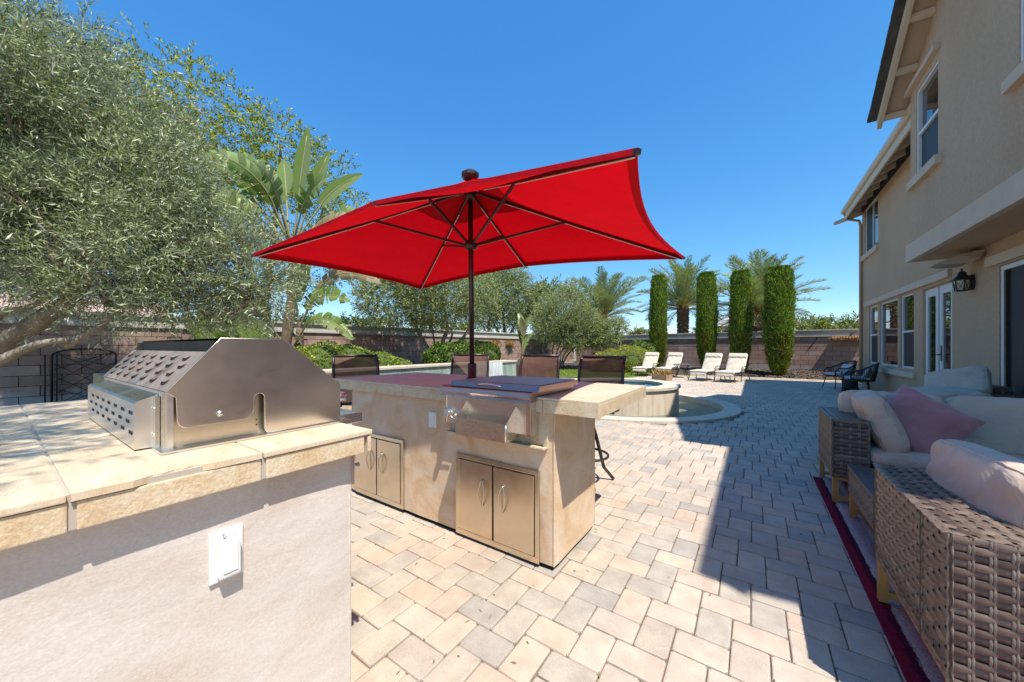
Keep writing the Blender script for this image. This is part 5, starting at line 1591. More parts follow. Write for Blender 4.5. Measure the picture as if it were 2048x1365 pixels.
for (x, y) in ((-2.57, 15.1), (-2.09, 15.1), (-2.57, 15.55), (-2.09, 15.55)):
    MB().tube([(x, y, .50), (x*.5+-2.33*.5, y*.5+15.32*.5, .28), (x, y, .006)], .013, 8).build('leg', M['black_metal'], mt)
pb_ = thing('planter_box', 'wooden planter box of dried orange plants on the patio', 'planter', (-2.75, 13.7, 0), R(-30), world=False)
m_ = MB(); m_.box(-.33, .33, -.15, -.13, 0, .22); m_.box(-.33, .33, .13, .15, 0, .22); m_.box(-.33, -.31, -.13, .13, 0, .22); m_.box(.31, .33, -.13, .13, 0, .22)
m_.build('box', M['wood_box'], pb_); MB().box(-.31, .31, -.13, .13, .0, .17).build('soil', M['mulch'], pb_)
n = 420
r3 = np.random.RandomState(8)
b = np.stack([r3.uniform(-.3, .3, n), r3.uniform(-.12, .12, n), np.full(n, .16)], 1); tip = b + np.stack([r3.normal(0, .10, n), r3.normal(0, .08, n), r3.uniform(.06, .30, n)], 1)
sd = r3.normal(0, 1, (n, 3)); sd /= np.linalg.norm(sd, axis=1)[:, None]; sd *= .011
mid = (b+tip)/2
V = np.stack([b, mid+sd, tip, mid-sd], 1)
o = link('dried_plants', quads_mesh('dried_plants', V, M['dry']), pb_); o['kind'] = 'stuff'
# ------------------------------------------------------------------ plants
RS = np.random.RandomState(11)
def unit(a): return a/(np.linalg.norm(a, axis=-1, keepdims=True)+1e-9)

def sample_clumps(clumps, n, shell=.55, rs=RS):
    """points in a union of ellipsoids (x,y,z,r[,rz]); biased to the outside; returns points and outward directions"""
    w = np.array([c[3]**2.3 for c in clumps]); w /= w.sum()
    idx = rs.choice(len(clumps), n, p=w)
    C_ = np.array([c[:3] for c in clumps])[idx]; r = np.array([c[3] for c in clumps])[idx]
    sq = np.array([(c[4] if len(c) > 4 else .85) for c in clumps])[idx]
    d = unit(rs.normal(0, 1, (n, 3)))
    q = rs.uniform(0, 1, n)**(1/3.0); q = shell + (1-shell)*q if shell else q
    lump = 1 + .16*np.sin(d[:, 0]*5+idx*1.7)*np.sin(d[:, 2]*6+d[:, 1]*4+idx)
    p = C_ + d*(q*r*lump)[:, None]*np.stack([np.ones(n), np.ones(n), sq], 1)
    return p, d

def leaves(p, d, l, w, rs=RS, jit=.6, n_up=0.0):
    """one quad leaf per point, along d with jitter"""
    n = len(p)
    dd = unit(d + rs.normal(0, jit, (n, 3)) + np.array([0, 0, n_up]))
    s = unit(np.cross(dd, rs.normal(0, 1, (n, 3))))
    L = (l*rs.uniform(.7, 1.3, n))[:, None]; W = (w*rs.uniform(.75, 1.25, n))[:, None]
    m_ = p + dd*L*.45
    return np.stack([p, m_+s*W, p+dd*L, m_-s*W], 1)

def sprigs(p, d, nl, tl, l, w, rs=RS, droop=.15):
    """twigs of nl leaves each: returns leaf quads and twig polylines as thin quads"""
    n = len(p)
    ax = unit(d + rs.normal(0, .55, (n, 3)) + np.array([0, 0, .12]))
    s1 = unit(np.cross(ax, rs.normal(0, 1, (n, 3)))); s2 = np.cross(ax, s1)
    t = np.linspace(.04, 1, nl)[None, :]
    T = tl*rs.uniform(.6, 1.3, n)
    base = p[:, None, :] + ax[:, None, :]*(t*T[:, None])[..., None]
    base[..., 2] -= droop*(t**2)*T[:, None]
    ang = (np.arange(nl)*2.4)[None, :] + rs.uniform(0, 6.28, n)[:, None]
    rad = s1[:, None, :]*np.cos(ang)[..., None] + s2[:, None, :]*np.sin(ang)[..., None]
    dir_ = unit(ax[:, None, :]*.75 + rad*.8 + rs.normal(0, .18, (n, nl, 3)))
    side = unit(np.cross(dir_, ax[:, None, :] + rs.normal(0, .5, (n, nl, 3))))
    LL = l*rs.uniform(.65, 1.25, (n, nl, 1)); WW = w*rs.uniform(.8, 1.2, (n, nl, 1))
    mid = base + dir_*LL*.5
    Q = np.stack([base, mid+side*WW, base+dir_*LL, mid-side*WW], 2).reshape(-1, 4, 3)
    e = s1*.0022
    q0 = p; q1 = p + ax*T[:, None]; q1 = q1.copy(); q1[:, 2] -= droop*T
    TW = np.stack([q0-e, q0+e, q1+e*.4, q1-e*.4], 1)
    return Q, TW

def limb(mb, pts, r0, r1, n=8, wob=.03, seg=4):
    """tapered limb through points, smoothed and slightly crooked"""
    P_ = [Vector(p) for p in pts]; out = []
    for i in range(len(P_)-1):
        a = P_[max(0, i-1)]; b_ = P_[i]; c_ = P_[i+1]; d_ = P_[min(len(P_)-1, i+2)]
        for k in range(seg):
            t = k/seg
            q = .5*((2*b_)+(c_-a)*t+(2*a-5*b_+4*c_-d_)*t*t+(3*b_-a-3*c_+d_)*t**3)
            out.append(q+Vector((rnd.gauss(0, wob*r0), rnd.gauss(0, wob*r0), rnd.gauss(0, wob*r0))))
    out.append(P_[-1])
    k = len(out)
    mb.tube(out, [(r0+(r1-r0)*i/(k-1))*(1+.08*math.sin(i*2.3)) for i in range(k)], n)

def tree(name, label, base, limbs, V, leafm, barkm, cat='tree', group=None, extra=None):
    t = thing(name, label, cat, base)
    m_ = MB()
    for (pts, r0, r1) in limbs: limb(m_, pts, r0, r1)
    if limbs: m_.build('trunk', M[barkm], t)
    me = quads_mesh('crown', V-np.array(base), M[leafm]); o = link('crown', me, t); o['kind'] = 'stuff'
    return t

# --- the large olive tree in front
OC = [(-7.08,.27,3.53,1.45), (-7.05,.68,4.25,.95), (-6.45,1.0,3.2,.92), (-6.20,1.55,2.7,.66), (-5.89,1.19,2.32,.80), (-5.62,1.86,2.12,.62),
      (-6.25,.46,2.42,.85), (-5.80,1.95,2.45,.50), (-6.02,.76,1.88,.42), (-5.75,1.25,1.85,.42), (-5.55,1.75,1.80,.45), (-5.45,2.0,1.85,.42), (-6.5,.3,1.95,.45), (-9.6,-.6,3.6,1.3), (-9.4,.3,4.0,1.2), (-9.0,1.2,3.0,.95), (-9.9,.2,2.6,.9), (-8.03,-.14,4.6,1.3), (-7.7,.30,4.85,.70), (-5.72,1.46,1.92,.40), (-7.49,-.25,2.75,1.05)]
rs_ = np.random.RandomState(77); SUB = []; SC = []
for c in OC:      # tufts within each bough, so that gaps stay dark between them
    for k_ in range(int(30*c[3]**1.7)+4):
        q_ = unit(rs_.normal(0, 1, 3)); rr_ = c[3]*rs_.uniform(.35, 1.0)
        SUB.append((c[0]+q_[0]*rr_, c[1]+q_[1]*rr_, c[2]+q_[2]*rr_*.85, .17*c[3]+.11)); SC.append(c[:3])
p, d = sample_clumps(SUB, 16500, .1, rs_)
SUBA = np.array([s_[:3] for s_ in SUB]); SCA = np.array(SC)
ni = np.array([np.argmin(((SUBA-q_)**2).sum(1)) for q_ in p])
d = unit(d*.55 + unit(p-SCA[ni])*.8)
p2, d2 = sample_clumps([(-1.50,-.80,3.4,.36), (-1.0,-.86,3.4,.36), (-.55,-.90,3.4,.33), (-2.1,-1.0,3.5,.32)], 520, .1)
# keep the crown off the ground and clear of the grill
k = (p[:, 2] > 1.52) & ~((p[:, 0] > -4.9)); p, d = np.concatenate([p[k], p2]), np.concatenate([d[k], d2])
Q, TW = sprigs(p, d, 18, .36, .074, .0064)
OB = (-7.75, -.55, 0.0)
lim = [([(-7.7,-.5,1.6), (-6.4,-1.1,2.5), (-4.6,-1.5,3.3), (-3.1,-1.4,3.5), (-1.6,-1.0,3.4), (-.6,-1.0,3.4)], .08, .012),
       ([OB, (-7.62,-.38,.55), (-7.30,-.13,1.00), (-7.02,.06,1.22), (-6.57,.49,1.71), (-6.40,.80,2.4), (-6.3,1.2,3.1)], .17, .035),
       ([(-7.35,-.16,.85), (-6.75,-.02,.98), (-6.49,.06,1.05), (-6.25,.28,1.22), (-6.07,.47,1.27)], .075, .028),
       ([(-6.26,.46,1.20), (-6.13,.60,1.33), (-6.0,.76,1.52), (-5.9,1.06,2.1), (-5.8,1.5,2.4)], .042, .018),
       ([(-7.3,-.14,1.2), (-6.84,.06,1.55), (-6.60,.28,1.66), (-6.2,.55,2.0)], .05, .018),
       ([(-7.6,-.36,.7), (-7.8,-.2,1.9), (-7.6,.1,3.2), (-7.3,.4,4.3)], .12, .03),
       ([(-6.57,.49,1.71), (-6.9,.6,2.5), (-7.1,.7,3.4), (-7.0,.8,4.4)], .06, .015),
       ([(-6.45,.75,2.2), (-6.1,1.3,2.3), (-5.8,1.8,2.2)], .03, .010)]
rb_ = random.Random(5)
for c in OC[:13]:
    for k_ in range(9):
        q_ = Vector((rb_.gauss(0, 1), rb_.gauss(0, 1), rb_.gauss(.2, .8))).normalized()*c[3]*rb_.uniform(.6, 1.0); c_ = Vector(c[:3])
        lim.append(([c_-Vector((0, 0, .5*c[3]))+q_*.1, c_+q_*.45, c_+q_], .016, .004))
ot = tree('olive_tree', 'large grey-green olive tree spreading over the grill counter', OB, lim, Q, 'olive', 'bark')
o = link('twigs', quads_mesh('twigs', TW-np.array(OB), M['wicker_v']), ot); o['kind'] = 'stuff'

# --- pinnate-leaved tree behind the wall
PC = [(-14.95,3.13,9.1,1.35), (-13.80,3.92,8.1,1.45), (-12.46,5.19,7.3,1.35), (-12.6,6.4,7.2,1.15), (-13.1,7.7,6.5,1.0), (-13.7,7.3,4.6,1.3), (-15.4,2.79,6.9,1.9), (-13.0,7.8,5.45,.9), (-12.3,5.2,5.5,1.5), (-13.5,4.2,6.5,1.6), (-16.2, 2.2, 8.6, 1.6)]
p, d = sample_clumps(PC, 2300, .25)
Q, TW = sprigs(p, d, 16, .55, .115, .020, droop=.35)
lim = [([(-13.0,4.9,0), (-12.9,4.9,2.2), (-12.6,5.0,4.0), (-12.4,5.1,6.2), (-12.4,5.2,7.6)], .16, .03),
       ([(-12.8,4.9,2.5), (-13.6,4.3,5.0), (-14.4,3.6,7.6), (-14.9,3.2,9.2)], .10, .02), ([(-12.7,4.95,3.2), (-12.9,6.3,4.6), (-12.8,6.8,6.5)], .07, .02), ([(-13.2,4.6,3.8), (-14.8,3.2,5.6), (-15.6,2.7,7.4)], .07, .02)]
pt = tree('feathery_tree', 'airy tree with feathery leaves rising behind the garden wall', (-13.0, 4.9, 0), lim, Q, 'pinnate', 'bark_dark')
o = link('leaf_stalks', quads_mesh('leaf_stalks', TW-np.array((-13.0, 4.9, 0)), M['bark_dark']), pt); o['kind'] = 'stuff'

# --- multi-stem olive behind the raised wall
C2 = [(-9.47,7.47,2.95,1.35), (-8.62,8.41,3.10,1.4), (-9.95,7.1,2.9,.75), (-7.95,9.12,2.95,.95), (-8.72,7.85,2.35,.65), (-9.22,7.88,3.8,1.25)]
p, d = sample_clumps(C2, 5200, .3)
Q, TW = sprigs(p, d, 12, .30, .085, .0125)
b0 = (-8.62, 8.41, .55)
lim = [([b0, (-8.9,8.1,1.2), (-9.1,7.85,1.8), (-9.4,7.6,2.6)], .085, .03), ([(-8.55,8.45,.55), (-8.5,8.4,1.3), (-8.35,8.5,1.9), (-8.5,8.4,2.7)], .09, .03),
       ([(-8.5,8.5,.55), (-8.2,8.75,1.2), (-7.9,9.0,1.75), (-7.7,9.2,2.3)], .075, .03), ([(-8.45,8.55,1.2), (-8.15,8.5,1.6), (-8.2,8.45,2.1)], .05, .02), ([(-8.6,8.45,.55), (-8.75,8.3,1.3), (-8.8,8.2,2.2)], .05, .02)]
tree('olive_tree', 'many-stemmed olive tree behind the raised pool wall', b0, lim, Q, 'olive_far', 'bark')

# --- second tall tree past it, beyond the wall
C3 = [(-12.76,18.53,4.3,1.9), (-13.81,17.82,4.9,1.7), (-12.0,19.5,4.0,1.1), (-13.02,18.35,5.7,1.35), (-14.01,17.07,3.5,1.4), (-11.5,20.0,3.4,.7), (-13.2, 18.2, 3.0, 1.3)]
p, d = sample_clumps(C3, 3600, .3)
Q, TW = sprigs(p, d, 12, .42, .14, .022)
tree('broadleaf_tree', 'dense green tree beyond the wall right of the umbrella pole', (-13.0, 18.3, 0), [([(-13.0,18.3,0), (-13,18.3,2), (-13.2,18.2,4.5)], .15, .05), ([(-12.9,18.4,1.6), (-12.4,19,3.2), (-12.2,19.3,4.2)], .08, .03), ([(-13.1,18.2,1.6), (-13.8,17.6,3.4)], .08, .03)], Q, 'olive_far', 'bark_dark')
p, d = sample_clumps([(-11.3, 20.2, 4.3, .9), (-11.0, 20.5, 5.0, .6), (-11.6, 19.9, 3.3, .8)], 420, .2)
Q, TW = sprigs(p, d, 11, .5, .17, .035)
tree('airy_tree', 'thin airy tree with yellowish leaves left of the grey-green shrubs', (-11.3, 20.2, 0), [([(-11.3,20.2,0), (-11.3,20.2,2.2), (-11.2,20.3,4.8)], .09, .02)], Q, 'lime_tree', 'bark')

# --- grey-green shrubs in the corner
C4 = [(-8.34,17.31,3.0,1.55), (-8.91,16.78,2.35,1.15), (-7.57,17.83,2.35,1.2), (-8.21,17.64,4.1,.75), (-9.14,16.38,1.85,.6), (-8.0, 17.5, 1.7, 1.1)]
p, d = sample_clumps(C4, 5200, .35); p = p[p[:, 2] > .9]; d = d[:len(p)]
Q, TW = sprigs(p, d*np.array([.7,.7,.7])+np.array([0,0,.6]), 11, .40, .11, .013)
b0 = (-8.45, 17.2, .15)
lim = [([b0, (-8.6+.28*i*.6-.5, 17.2+.2*i*.6-.3, .8), (-9.1+.33*i, 16.8+.25*i, 1.7)], .06, .025) for i in range(6)]
tree('olive_shrub', 'big grey-green multi-stem shrub in the corner of the wall', b0, lim, Q, 'olive_far', 'bark')
p, d = sample_clumps([(-6.43,18.12,1.85,.8), (-6.05,18.54,2.2,.55), (-6.8,17.9,1.7,.6)], 1500, .35)
Q, TW = sprigs(p, d+np.array([0,0,.5]), 10, .34, .10, .013)
b0 = (-6.5, 18.1, .16)
tree('olive_shrub', 'smaller grey-green shrub just left of the mounded hedge', b0, [([b0, (-6.6+.2*i, 18.1+.1*i, .8), (-6.8+.35*i, 18.0+.25*i, 1.5)], .04, .02) for i in range(4)], Q, 'olive_far', 'bark')

# --- clipped hedges and mounds
def hedge(name, label, clumps, n, leafm, l=.05, w=.014, cat='hedge', zmin=.0, base=None, core=True):
    b0 = base or (clumps[0][0], clumps[0][1], zmin)
    t = thing(name, label, cat, b0)
    p, d = sample_clumps(clumps, int(n*2.2), .93)
    k = p[:, 2] > zmin
    # drop points buried in a neighbour
    for c in clumps:
        sq = c[4] if len(c) > 4 else .85
        q = (p-np.array(c[:3]))/np.array([c[3], c[3], c[3]*sq]); k &= (q**2).sum(1) > .74
    p, d = p[k], d[k]
    Q = leaves(p, d, l, w, jit=.75)
    o = link('foliage', quads_mesh('foliage', Q-np.array(b0), M[leafm]), t); o['kind'] = 'stuff'
    m_ = MB()
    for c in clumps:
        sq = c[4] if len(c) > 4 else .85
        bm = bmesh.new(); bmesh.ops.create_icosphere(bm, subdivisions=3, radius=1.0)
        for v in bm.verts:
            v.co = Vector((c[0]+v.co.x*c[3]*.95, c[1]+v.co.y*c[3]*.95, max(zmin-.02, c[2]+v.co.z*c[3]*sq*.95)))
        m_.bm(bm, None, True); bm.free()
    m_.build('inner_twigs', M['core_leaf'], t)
    return t
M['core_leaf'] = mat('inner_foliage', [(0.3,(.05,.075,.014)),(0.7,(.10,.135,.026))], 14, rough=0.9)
hedge('clipped_hedge', 'bright clipped hedge behind the raised wall above the grill hood', [(-7.5,3.2,.75,.62,.72), (-7.5,3.9,.76,.66,.75), (-7.5,4.6,.74,.64,.72), (-7.5,5.2,.70,.55,.65), (-7.5,5.8,.66,.42,.6)], 9500, 'hedge', .045, .013, zmin=.6)
hedge('leafy_shrub', 'dark leafy shrub behind the umbrella pole', [(-7.75,7.75,.80,.60,.8), (-7.8,8.5,.82,.65,.8)], 4200, 'boxwood', .08, .025, 'shrub', zmin=.6)
hedge('round_topiary', 'round clipped topiary ball right of the umbrella pole', [(-7.9,9.75,.80,.62,.92)], 4600, 'boxwood', .06, .016, 'topiary', zmin=.6)
hedge('mounded_hedge', 'yellow-green hedge clipped into two mounds beside the loungers', [(-4.85,17.35,.45,.98,.80), (-5.75,17.0,.30,.85,.85), (-4.5,17.5,.50,.70,.75)], 11500, 'mound', .055, .015, zmin=.0)
hedge('dark_shrub', 'small dark shrub tucked behind the mounded hedge', [(-4.7,18.6,.9,.75,.8)], 2600, 'boxwood', .07, .02, 'shrub', zmin=.1)
# low dark plants at the foot of the corner shrubs
hedge('ground_shrub', 'low dark shrub at the foot of the corner shrubs', [(-8.7,15.6,.20,.50,.7), (-9.4,15.2,.22,.55,.7)], 1800, 'boxwood', .07, .02, 'shrub', zmin=.0)

# --- four clipped columnar cypresses
def cyp_r(t):
    # radius profile, t 0 bottom .. 1 top
    return np.interp(t, [0, .06, .2, .38, .55, .8, .95, 1.0], [.34, .54, .79, .95, 1.0, .92, .84, .58])
def cypress_mesh(seed, brown):
    rs = np.random.RandomState(seed)
    n = 6500 if brown else 24000
    t = rs.uniform(0, .42, n)**1.1 if brown else rs.uniform(.0, 1.0, n)
    a = rs.uniform(0, 6.283, n)
    rr = cyp_r(t)*(1+.08*np.sin(a*3+t*9+seed)+.06*np.sin(a*5-t*23+seed*2)+.03*np.sin(a*11+t*60)) * rs.uniform(.84, 1.03, n)
    rr = np.where(rs.uniform(0, 1, n) < .10, rr*rs.uniform(1.03, 1.15, n), rr)
    cap = (rs.uniform(0, 1, n) < .07) & (not brown)
    t = np.where(cap, 1.0, t); rr = np.where(cap, rs.uniform(0, .8, n)**.5*.8, rr)
    p = np.stack([np.cos(a)*rr*.5, np.sin(a)*rr*.5, t*4.3], 1)
    d = np.stack([np.cos(a)*.45, np.sin(a)*.45, np.full(n, 1.0)], 1)
    return quads_mesh('cypress_sprays', leaves(p, d, .10, .013, rs, .38), M['cypress_brown' if brown else 'cypress'])
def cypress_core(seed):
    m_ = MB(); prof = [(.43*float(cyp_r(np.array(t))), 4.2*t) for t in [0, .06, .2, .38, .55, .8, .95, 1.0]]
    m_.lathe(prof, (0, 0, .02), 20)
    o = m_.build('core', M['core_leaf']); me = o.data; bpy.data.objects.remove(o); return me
cm_ = cypress_core(0)
CY = [(-3.95, 18.9, 4.78, .79, 'slim clipped cypress column farthest from the house'),
      (-1.78, 18.5, 4.60, .82, 'clipped cypress column, second from the mounded hedge'),
      (-.46, 18.2, 4.47, .80, 'clipped cypress column, third from the mounded hedge'),
      (.83, 17.7, 4.38, .96, 'widest clipped cypress column, nearest the house')]
for i, (x, y, top, wd2, lab) in enumerate(CY):
    t = thing('cypress', lab, 'cypress', (x, y, .10), rnd.uniform(0, 6), 'clipped cypresses along the far wall', world=False)
    t.scale = (wd2, wd2, (top-.10)/4.36)
    o = link('foliage', cypress_mesh(20+i, False), t); o['kind'] = 'stuff'
    o = link('brown_foliage', cypress_mesh(40+i, True), t); o['kind'] = 'stuff'; o['label'] = 'browned lower sprays'
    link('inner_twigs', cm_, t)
    o = MB().tube([(0, 0, -.1), (0, 0, .3)], .09, 8).build('trunk', M['bark_dark'], t)

# --- date palms beyond the far wall
def frond_mesh(seed, L=2.7, dry=False):
    rs = np.random.RandomState(seed)
    n = 46
    t = np.linspace(.14, 1, n)
    x = L*t*(1-.10*t); z = L*(.26*t-.24*t**2.6)
    pts = np.stack([x, np.zeros(n), z], 1)
    tan = unit(np.gradient(pts, axis=0))
    Q = []
    for s in (-1, 1):
        side = np.array([0, s, 0])[None, :]
        up = np.cross(tan, side)*s
        l = .46*np.sin(np.pi*np.clip(t*.9+.08, 0, 1))**.6 + .08
        for k in range(2):
            d = unit(tan*.75 + side*.75 + up*rs.uniform(-.05, .55, (n, 1)) + rs.normal(0, .10, (n, 3)))
            b_ = pts + tan*(.03*k) + rs.normal(0, .006, (n, 3))
            ll = (l*rs.uniform(.8, 1.15, n))[:, None]
            w_ = unit(np.cross(d, up+rs.normal(0, .2, (n, 3))))*.0125
            e = b_+d*ll; e[:, 2] -= .10*ll[:, 0]
            Q.append(np.stack([b_, b_+d*ll*.4+w_, e, b_+d*ll*.4-w_], 1))
    return quads_mesh('frond_leaflets', np.concatenate(Q), M['palm_dry' if dry else 'palm_leaf'])
def rachis_mesh(L=2.7):
    t = [i/10 for i in range(11)]
    m_ = MB().tube([(L*q*(1-.10*q), 0, L*(.26*q-.24*q**2.6)) for q in t], [.032*(1-.8*q)+.004 for q in t], 6)
    o = m_.build('rachis', M['palm_stem']); me = o.data; bpy.data.objects.remove(o); return me
FR = [frond_mesh(60+i) for i in range(4)]; FD_ = [frond_mesh(70+i, dry=True) for i in range(2)]; RC = rachis_mesh()
PALMS = [(-9.0, 24.84, 3.35, 1.32, .34, 'date palm beyond the wall nearest the umbrella, fronds blown sideways'),
         (-3.6, 24.04, 3.60, 1.15, 0.0, 'date palm with bare trunk visible between two cypresses'),
         (.19, 22.39, 2.95, 1.2, .10, 'tallest date palm behind the cypresses nearest the house')]
for i, (x, y, zc, sc, lean, lab) in enumerate(PALMS):
    t = thing('date_palm', lab, 'palm tree', (x, y, 0), 0, 'date palms beyond the far wall', world=False)
    m_ = MB(); k_ = 14; m_.tube([(0, 0, zc*j/k_) for j in range(k_+1)], [.27+.035*(j % 2)+(.06 if j > 10 else 0) for j in range(k_+1)], 12); m_.build('trunk', M['palm_bark'], t)
    m_ = MB()
    for j in range(90):     # cut leaf bases
        a = j*2.4; z = zc*.35 + zc*.65*(j/90); m_.obox((.29*math.cos(a), .29*math.sin(a), z), (.05, .06, .07), Euler((0, R(-35), a)))
    o = m_.build('leaf_bases', M['palm_bark'], t); o['kind'] = 'stuff'
    nf = 46
    for j in range(nf):
        q = j/(nf-1); az = j*2.399+i
        el = R(74 - 96*q**.95) + rnd.gauss(0, .10)
        dry = q > .80 and rnd.random() < .75
        f = link('frond', (FD_ if dry else FR)[rnd.randrange(2 if dry else 4)], t)
        f.location = (.10*math.cos(az), .10*math.sin(az), zc-.05+.22*(1-q))
        ll = (.80+.28*math.sin(math.pi*min(1, q*1.1+.15)))*sc*rnd.uniform(.88, 1.1)
        f.rotation_euler = (rnd.gauss(0, .25), -el + lean*math.cos(az-R(-20))*-.9, az); f.scale = (ll, ll, ll)
        link('rachis', RC, f)

# --- giant bird of paradise: paddle leaves, some torn
def paddle_leaf(parent, p0, p1, bend, L, W, torn, dry=False, roll=0.0, seed=0):
    """stalk from p0 to p1 continuing as a blade of length L that bends over; local coordinates"""
    r2 = random.Random(seed)
    p0 = Vector(p0); p1 = Vector(p1); d = (p1-p0).normalized()
    st_ = [p0.lerp(p1, i/5)+Vector((0, 0, .02*math.sin(i))) for i in range(6)]
    mid = []; q = p1.copy(); dd = d.copy(); n = 22
    bd = Vector(bend)
    for i in range(n+1):
        mid.append(q.copy()); dd = (dd + bd*(1.0/n)).normalized(); q = q + dd*(L/n)
    lf = MB().tube(st_+mid[1:-1:3], [.022-.0012*i for i in range(len(st_+mid[1:-1:3]))], 6).build('leaf_stalk', M['banana_stem'], parent)
    def wprof(t): return W*(math.sin(math.pi*min(1, t*.93+.07))**.62)*(1-.25*t)
    m_ = MB()
    ref_ = Vector((math.cos(roll), math.sin(roll), .25))
    strips = []
    for s in (-1, 1):
        rows = []
        for i in range(n+1):
            t = i/n
            tan = (mid[min(n, i+1)]-mid[max(0, i-1)]).normalized()
            side = tan.cross(ref_)
            if side.length < .2: side = tan.cross(Vector((0, 1, .3)))
            side.normalize(); up = side.cross(tan).normalized()
            rows.append((mid[i], tan, side, up, wprof(t)))
        if not torn:
            G = [[m0 + side*s*w_*k/4 + up*(.16*w_*(k/4)) + tan*(.10*w_*(k/4)) for k in range(5)] for (m0, tan, side, up, w_) in rows]
            m_.grid(G, True)
        else:
            i = 0
            while i < n:
                j = min(n, i+r2.choice((1, 1, 2, 2, 3)))
                dr = r2.uniform(-.1, .9); tw = r2.uniform(-.12, .30); sh = r2.uniform(.72, 1.05)
                G = []
                for q_ in (i, (i+j)/2, j):
                    a = int(q_); f_ = q_-a; A_ = rows[a]; B_ = rows[min(n, a+1)]
                    m0 = A_[0].lerp(B_[0], f_); w_ = (A_[4]*(1-f_)+B_[4]*f_)*sh
                    sq = 1-.16*abs((q_-(i+j)/2)/max(.5, (j-i)/2))
                    G.append([m0 + A_[2]*s*w_*(k/4)*(1-.20*dr*(k/4)) + A_[3]*w_*(.16*k/4-.55*dr*(k/4)**2) + A_[1]*w_*((.10+tw)*k/4 - (q_-(i+j)/2)*.02*k) for k in range(5)])
                m_.grid(G, True); i = j
    m_.build('leaf_blade', M['banana_dry' if dry else 'banana'], lf, fix=False)
def bird_plant(name, label, loc, rz, leaves_, trunks, cat='plant'):
    t = thing(name, label, cat, loc, rz, world=False)
    for (pts, r0, r1) in trunks:
        m_ = MB(); limb(m_, pts, r0, r1, 10, .05); m_.build('trunk', M['banana_trunk'], t)
    for i, (p0, p1, bd, L, W, torn, dry, roll) in enumerate(leaves_): paddle_leaf(t, p0, p1, bd, L, W, torn, dry, roll, i)
    return t
# local axes: x to the side, y away, z up
B0 = (0, 0, 3.35)
LV = [
 ((-.05, 0, 3.3), (-.45, -.2, 4.15), (-.6, -.1, -1.1), 1.5, .34, True, False, -1.7), ((-.08, 0, 3.25), (-.75, 0, 3.95), (-.5, .1, -.7), 1.4, .33, True, False, -1.5), ((-.02, -.1, 3.3), (-.15, -.4, 4.0), (-.3, -.5, -1.3), 1.3, .30, True, False, -1.2), ((.02, -.1, 3.2), (.35, -.35, 3.85), (.6, -.3, -1.0), 1.2, .28, True, False, -1.3),
 (B0, (.10, .0, 4.35), (.10, 0, .1), 1.45, .19, False, False, -1.57), ((.02, .05, 3.4), (.28, .1, 4.30), (.12, 0, .0), 1.15, .165, False, False, -1.45),
 ((.05, 0, 3.4), (.48, .15, 4.22), (.75, 0, -.25), 1.15, .17, False, False, -1.2), ((-.02, 0, 3.3), (-.20, -.1, 4.1), (-.55, .1, -.9), 1.35, .30, True, False, -1.6),
 ((-.05, .05, 3.3), (-.55, .1, 4.25), (-.3, .3, .4), .85, .22, True, False, -1.3), ((-.05, -.05, 3.2), (-.62, -.3, 3.75), (-.5, -.4, -.9), 1.25, .32, True, False, -1.9),
 ((.05, 0, 3.2), (.62, .2, 3.85), (.7, .2, -.9), 1.15, .27, True, False, -1.3), ((.05, -.05, 3.1), (.55, -.2, 3.55), (.9, -.2, -1.3), 1.25, .25, True, True, -1.5),
 ((0, -.1, 3.2), (.1, -.6, 3.9), (.2, -.9, -.9), 1.15, .28, True, False, -.6), ((0, .1, 3.2), (.05, .7, 4.0), (.1, .9, -.6), 1.2, .28, True, False, -2.4),
 ((-.05, 0, 3.1), (-.40, .1, 3.45), (-.6, .1, -2.2), 1.15, .22, True, True, -1.6), ((.03, 0, 3.0), (.30, -.1, 3.2), (.5, 0, -2.4), 1.0, .20, True, True, -1.4),
 ((-.3, 0, 3.5), (-1.0, .2, 4.45), (-.1, .1, .5), 1.0, .17, False, False, -1.4), ((-.1, 0, 3.3), (-.35, .3, 4.55), (-.2, .2, .3), .9, .2, False, False, -1.5),
 ((.12, 0, 1.6), (.55, -.1, 2.35), (1.2, 0, -1.7), 1.55, .20, True, True, -1.3), ((.1, 0, 1.5), (.18, -.2, 2.1), (.75, -.1, .3), 1.0, .19, False, False, -.6),
 ((.05, 0, 1.4), (.32, -.1, 1.95), (.9, 0, -1.8), 1.15, .24, True, False, -1.4), ((.0, 0, 1.2), (.35, -.2, 1.62), (1.3, 0, -2.2), 1.35, .20, True, False, -1.4),
 ((-.1, 0, 1.0), (-.30, -.3, 1.7), (-.6, -.4, -1.2), 1.1, .24, True, False, -1.6), ((.0, -.1, .9), (-.15, -.5, 1.35), (-.3, -.7, -1.0), 1.0, .22, False, False, -.8),
 ((-.6, 0, .5), (-.95, -.3, 1.25), (-.4, -.2, -.2), .9, .2, False, False, -1.2), ((-.5, 0, .5), (-.75, -.1, 1.3), (-.2, -.2, .1), .8, .2, False, False, -1.0), ((-1.2, 0, .4), (-1.5, -.2, 1.2), (-.3, -.2, -.3), .8, .2, False, False, -1.0),
]
bird_plant('bird_of_paradise_plant', 'tall bird of paradise plant with torn paddle leaves behind the umbrella', (-7.92, 3.56, 0.0), YAW, LV,
           [([(-.28, 0, 0), (-.18, 0, 1.1), (-.05, 0, 2.2), (0, 0, 3.45)], .12, .085), ([(-.1, .2, 0), (.05, .1, .9), (.12, 0, 1.6)], .10, .07), ([(-.55, 0, 0), (-.55, 0, .6)], .09, .06)])
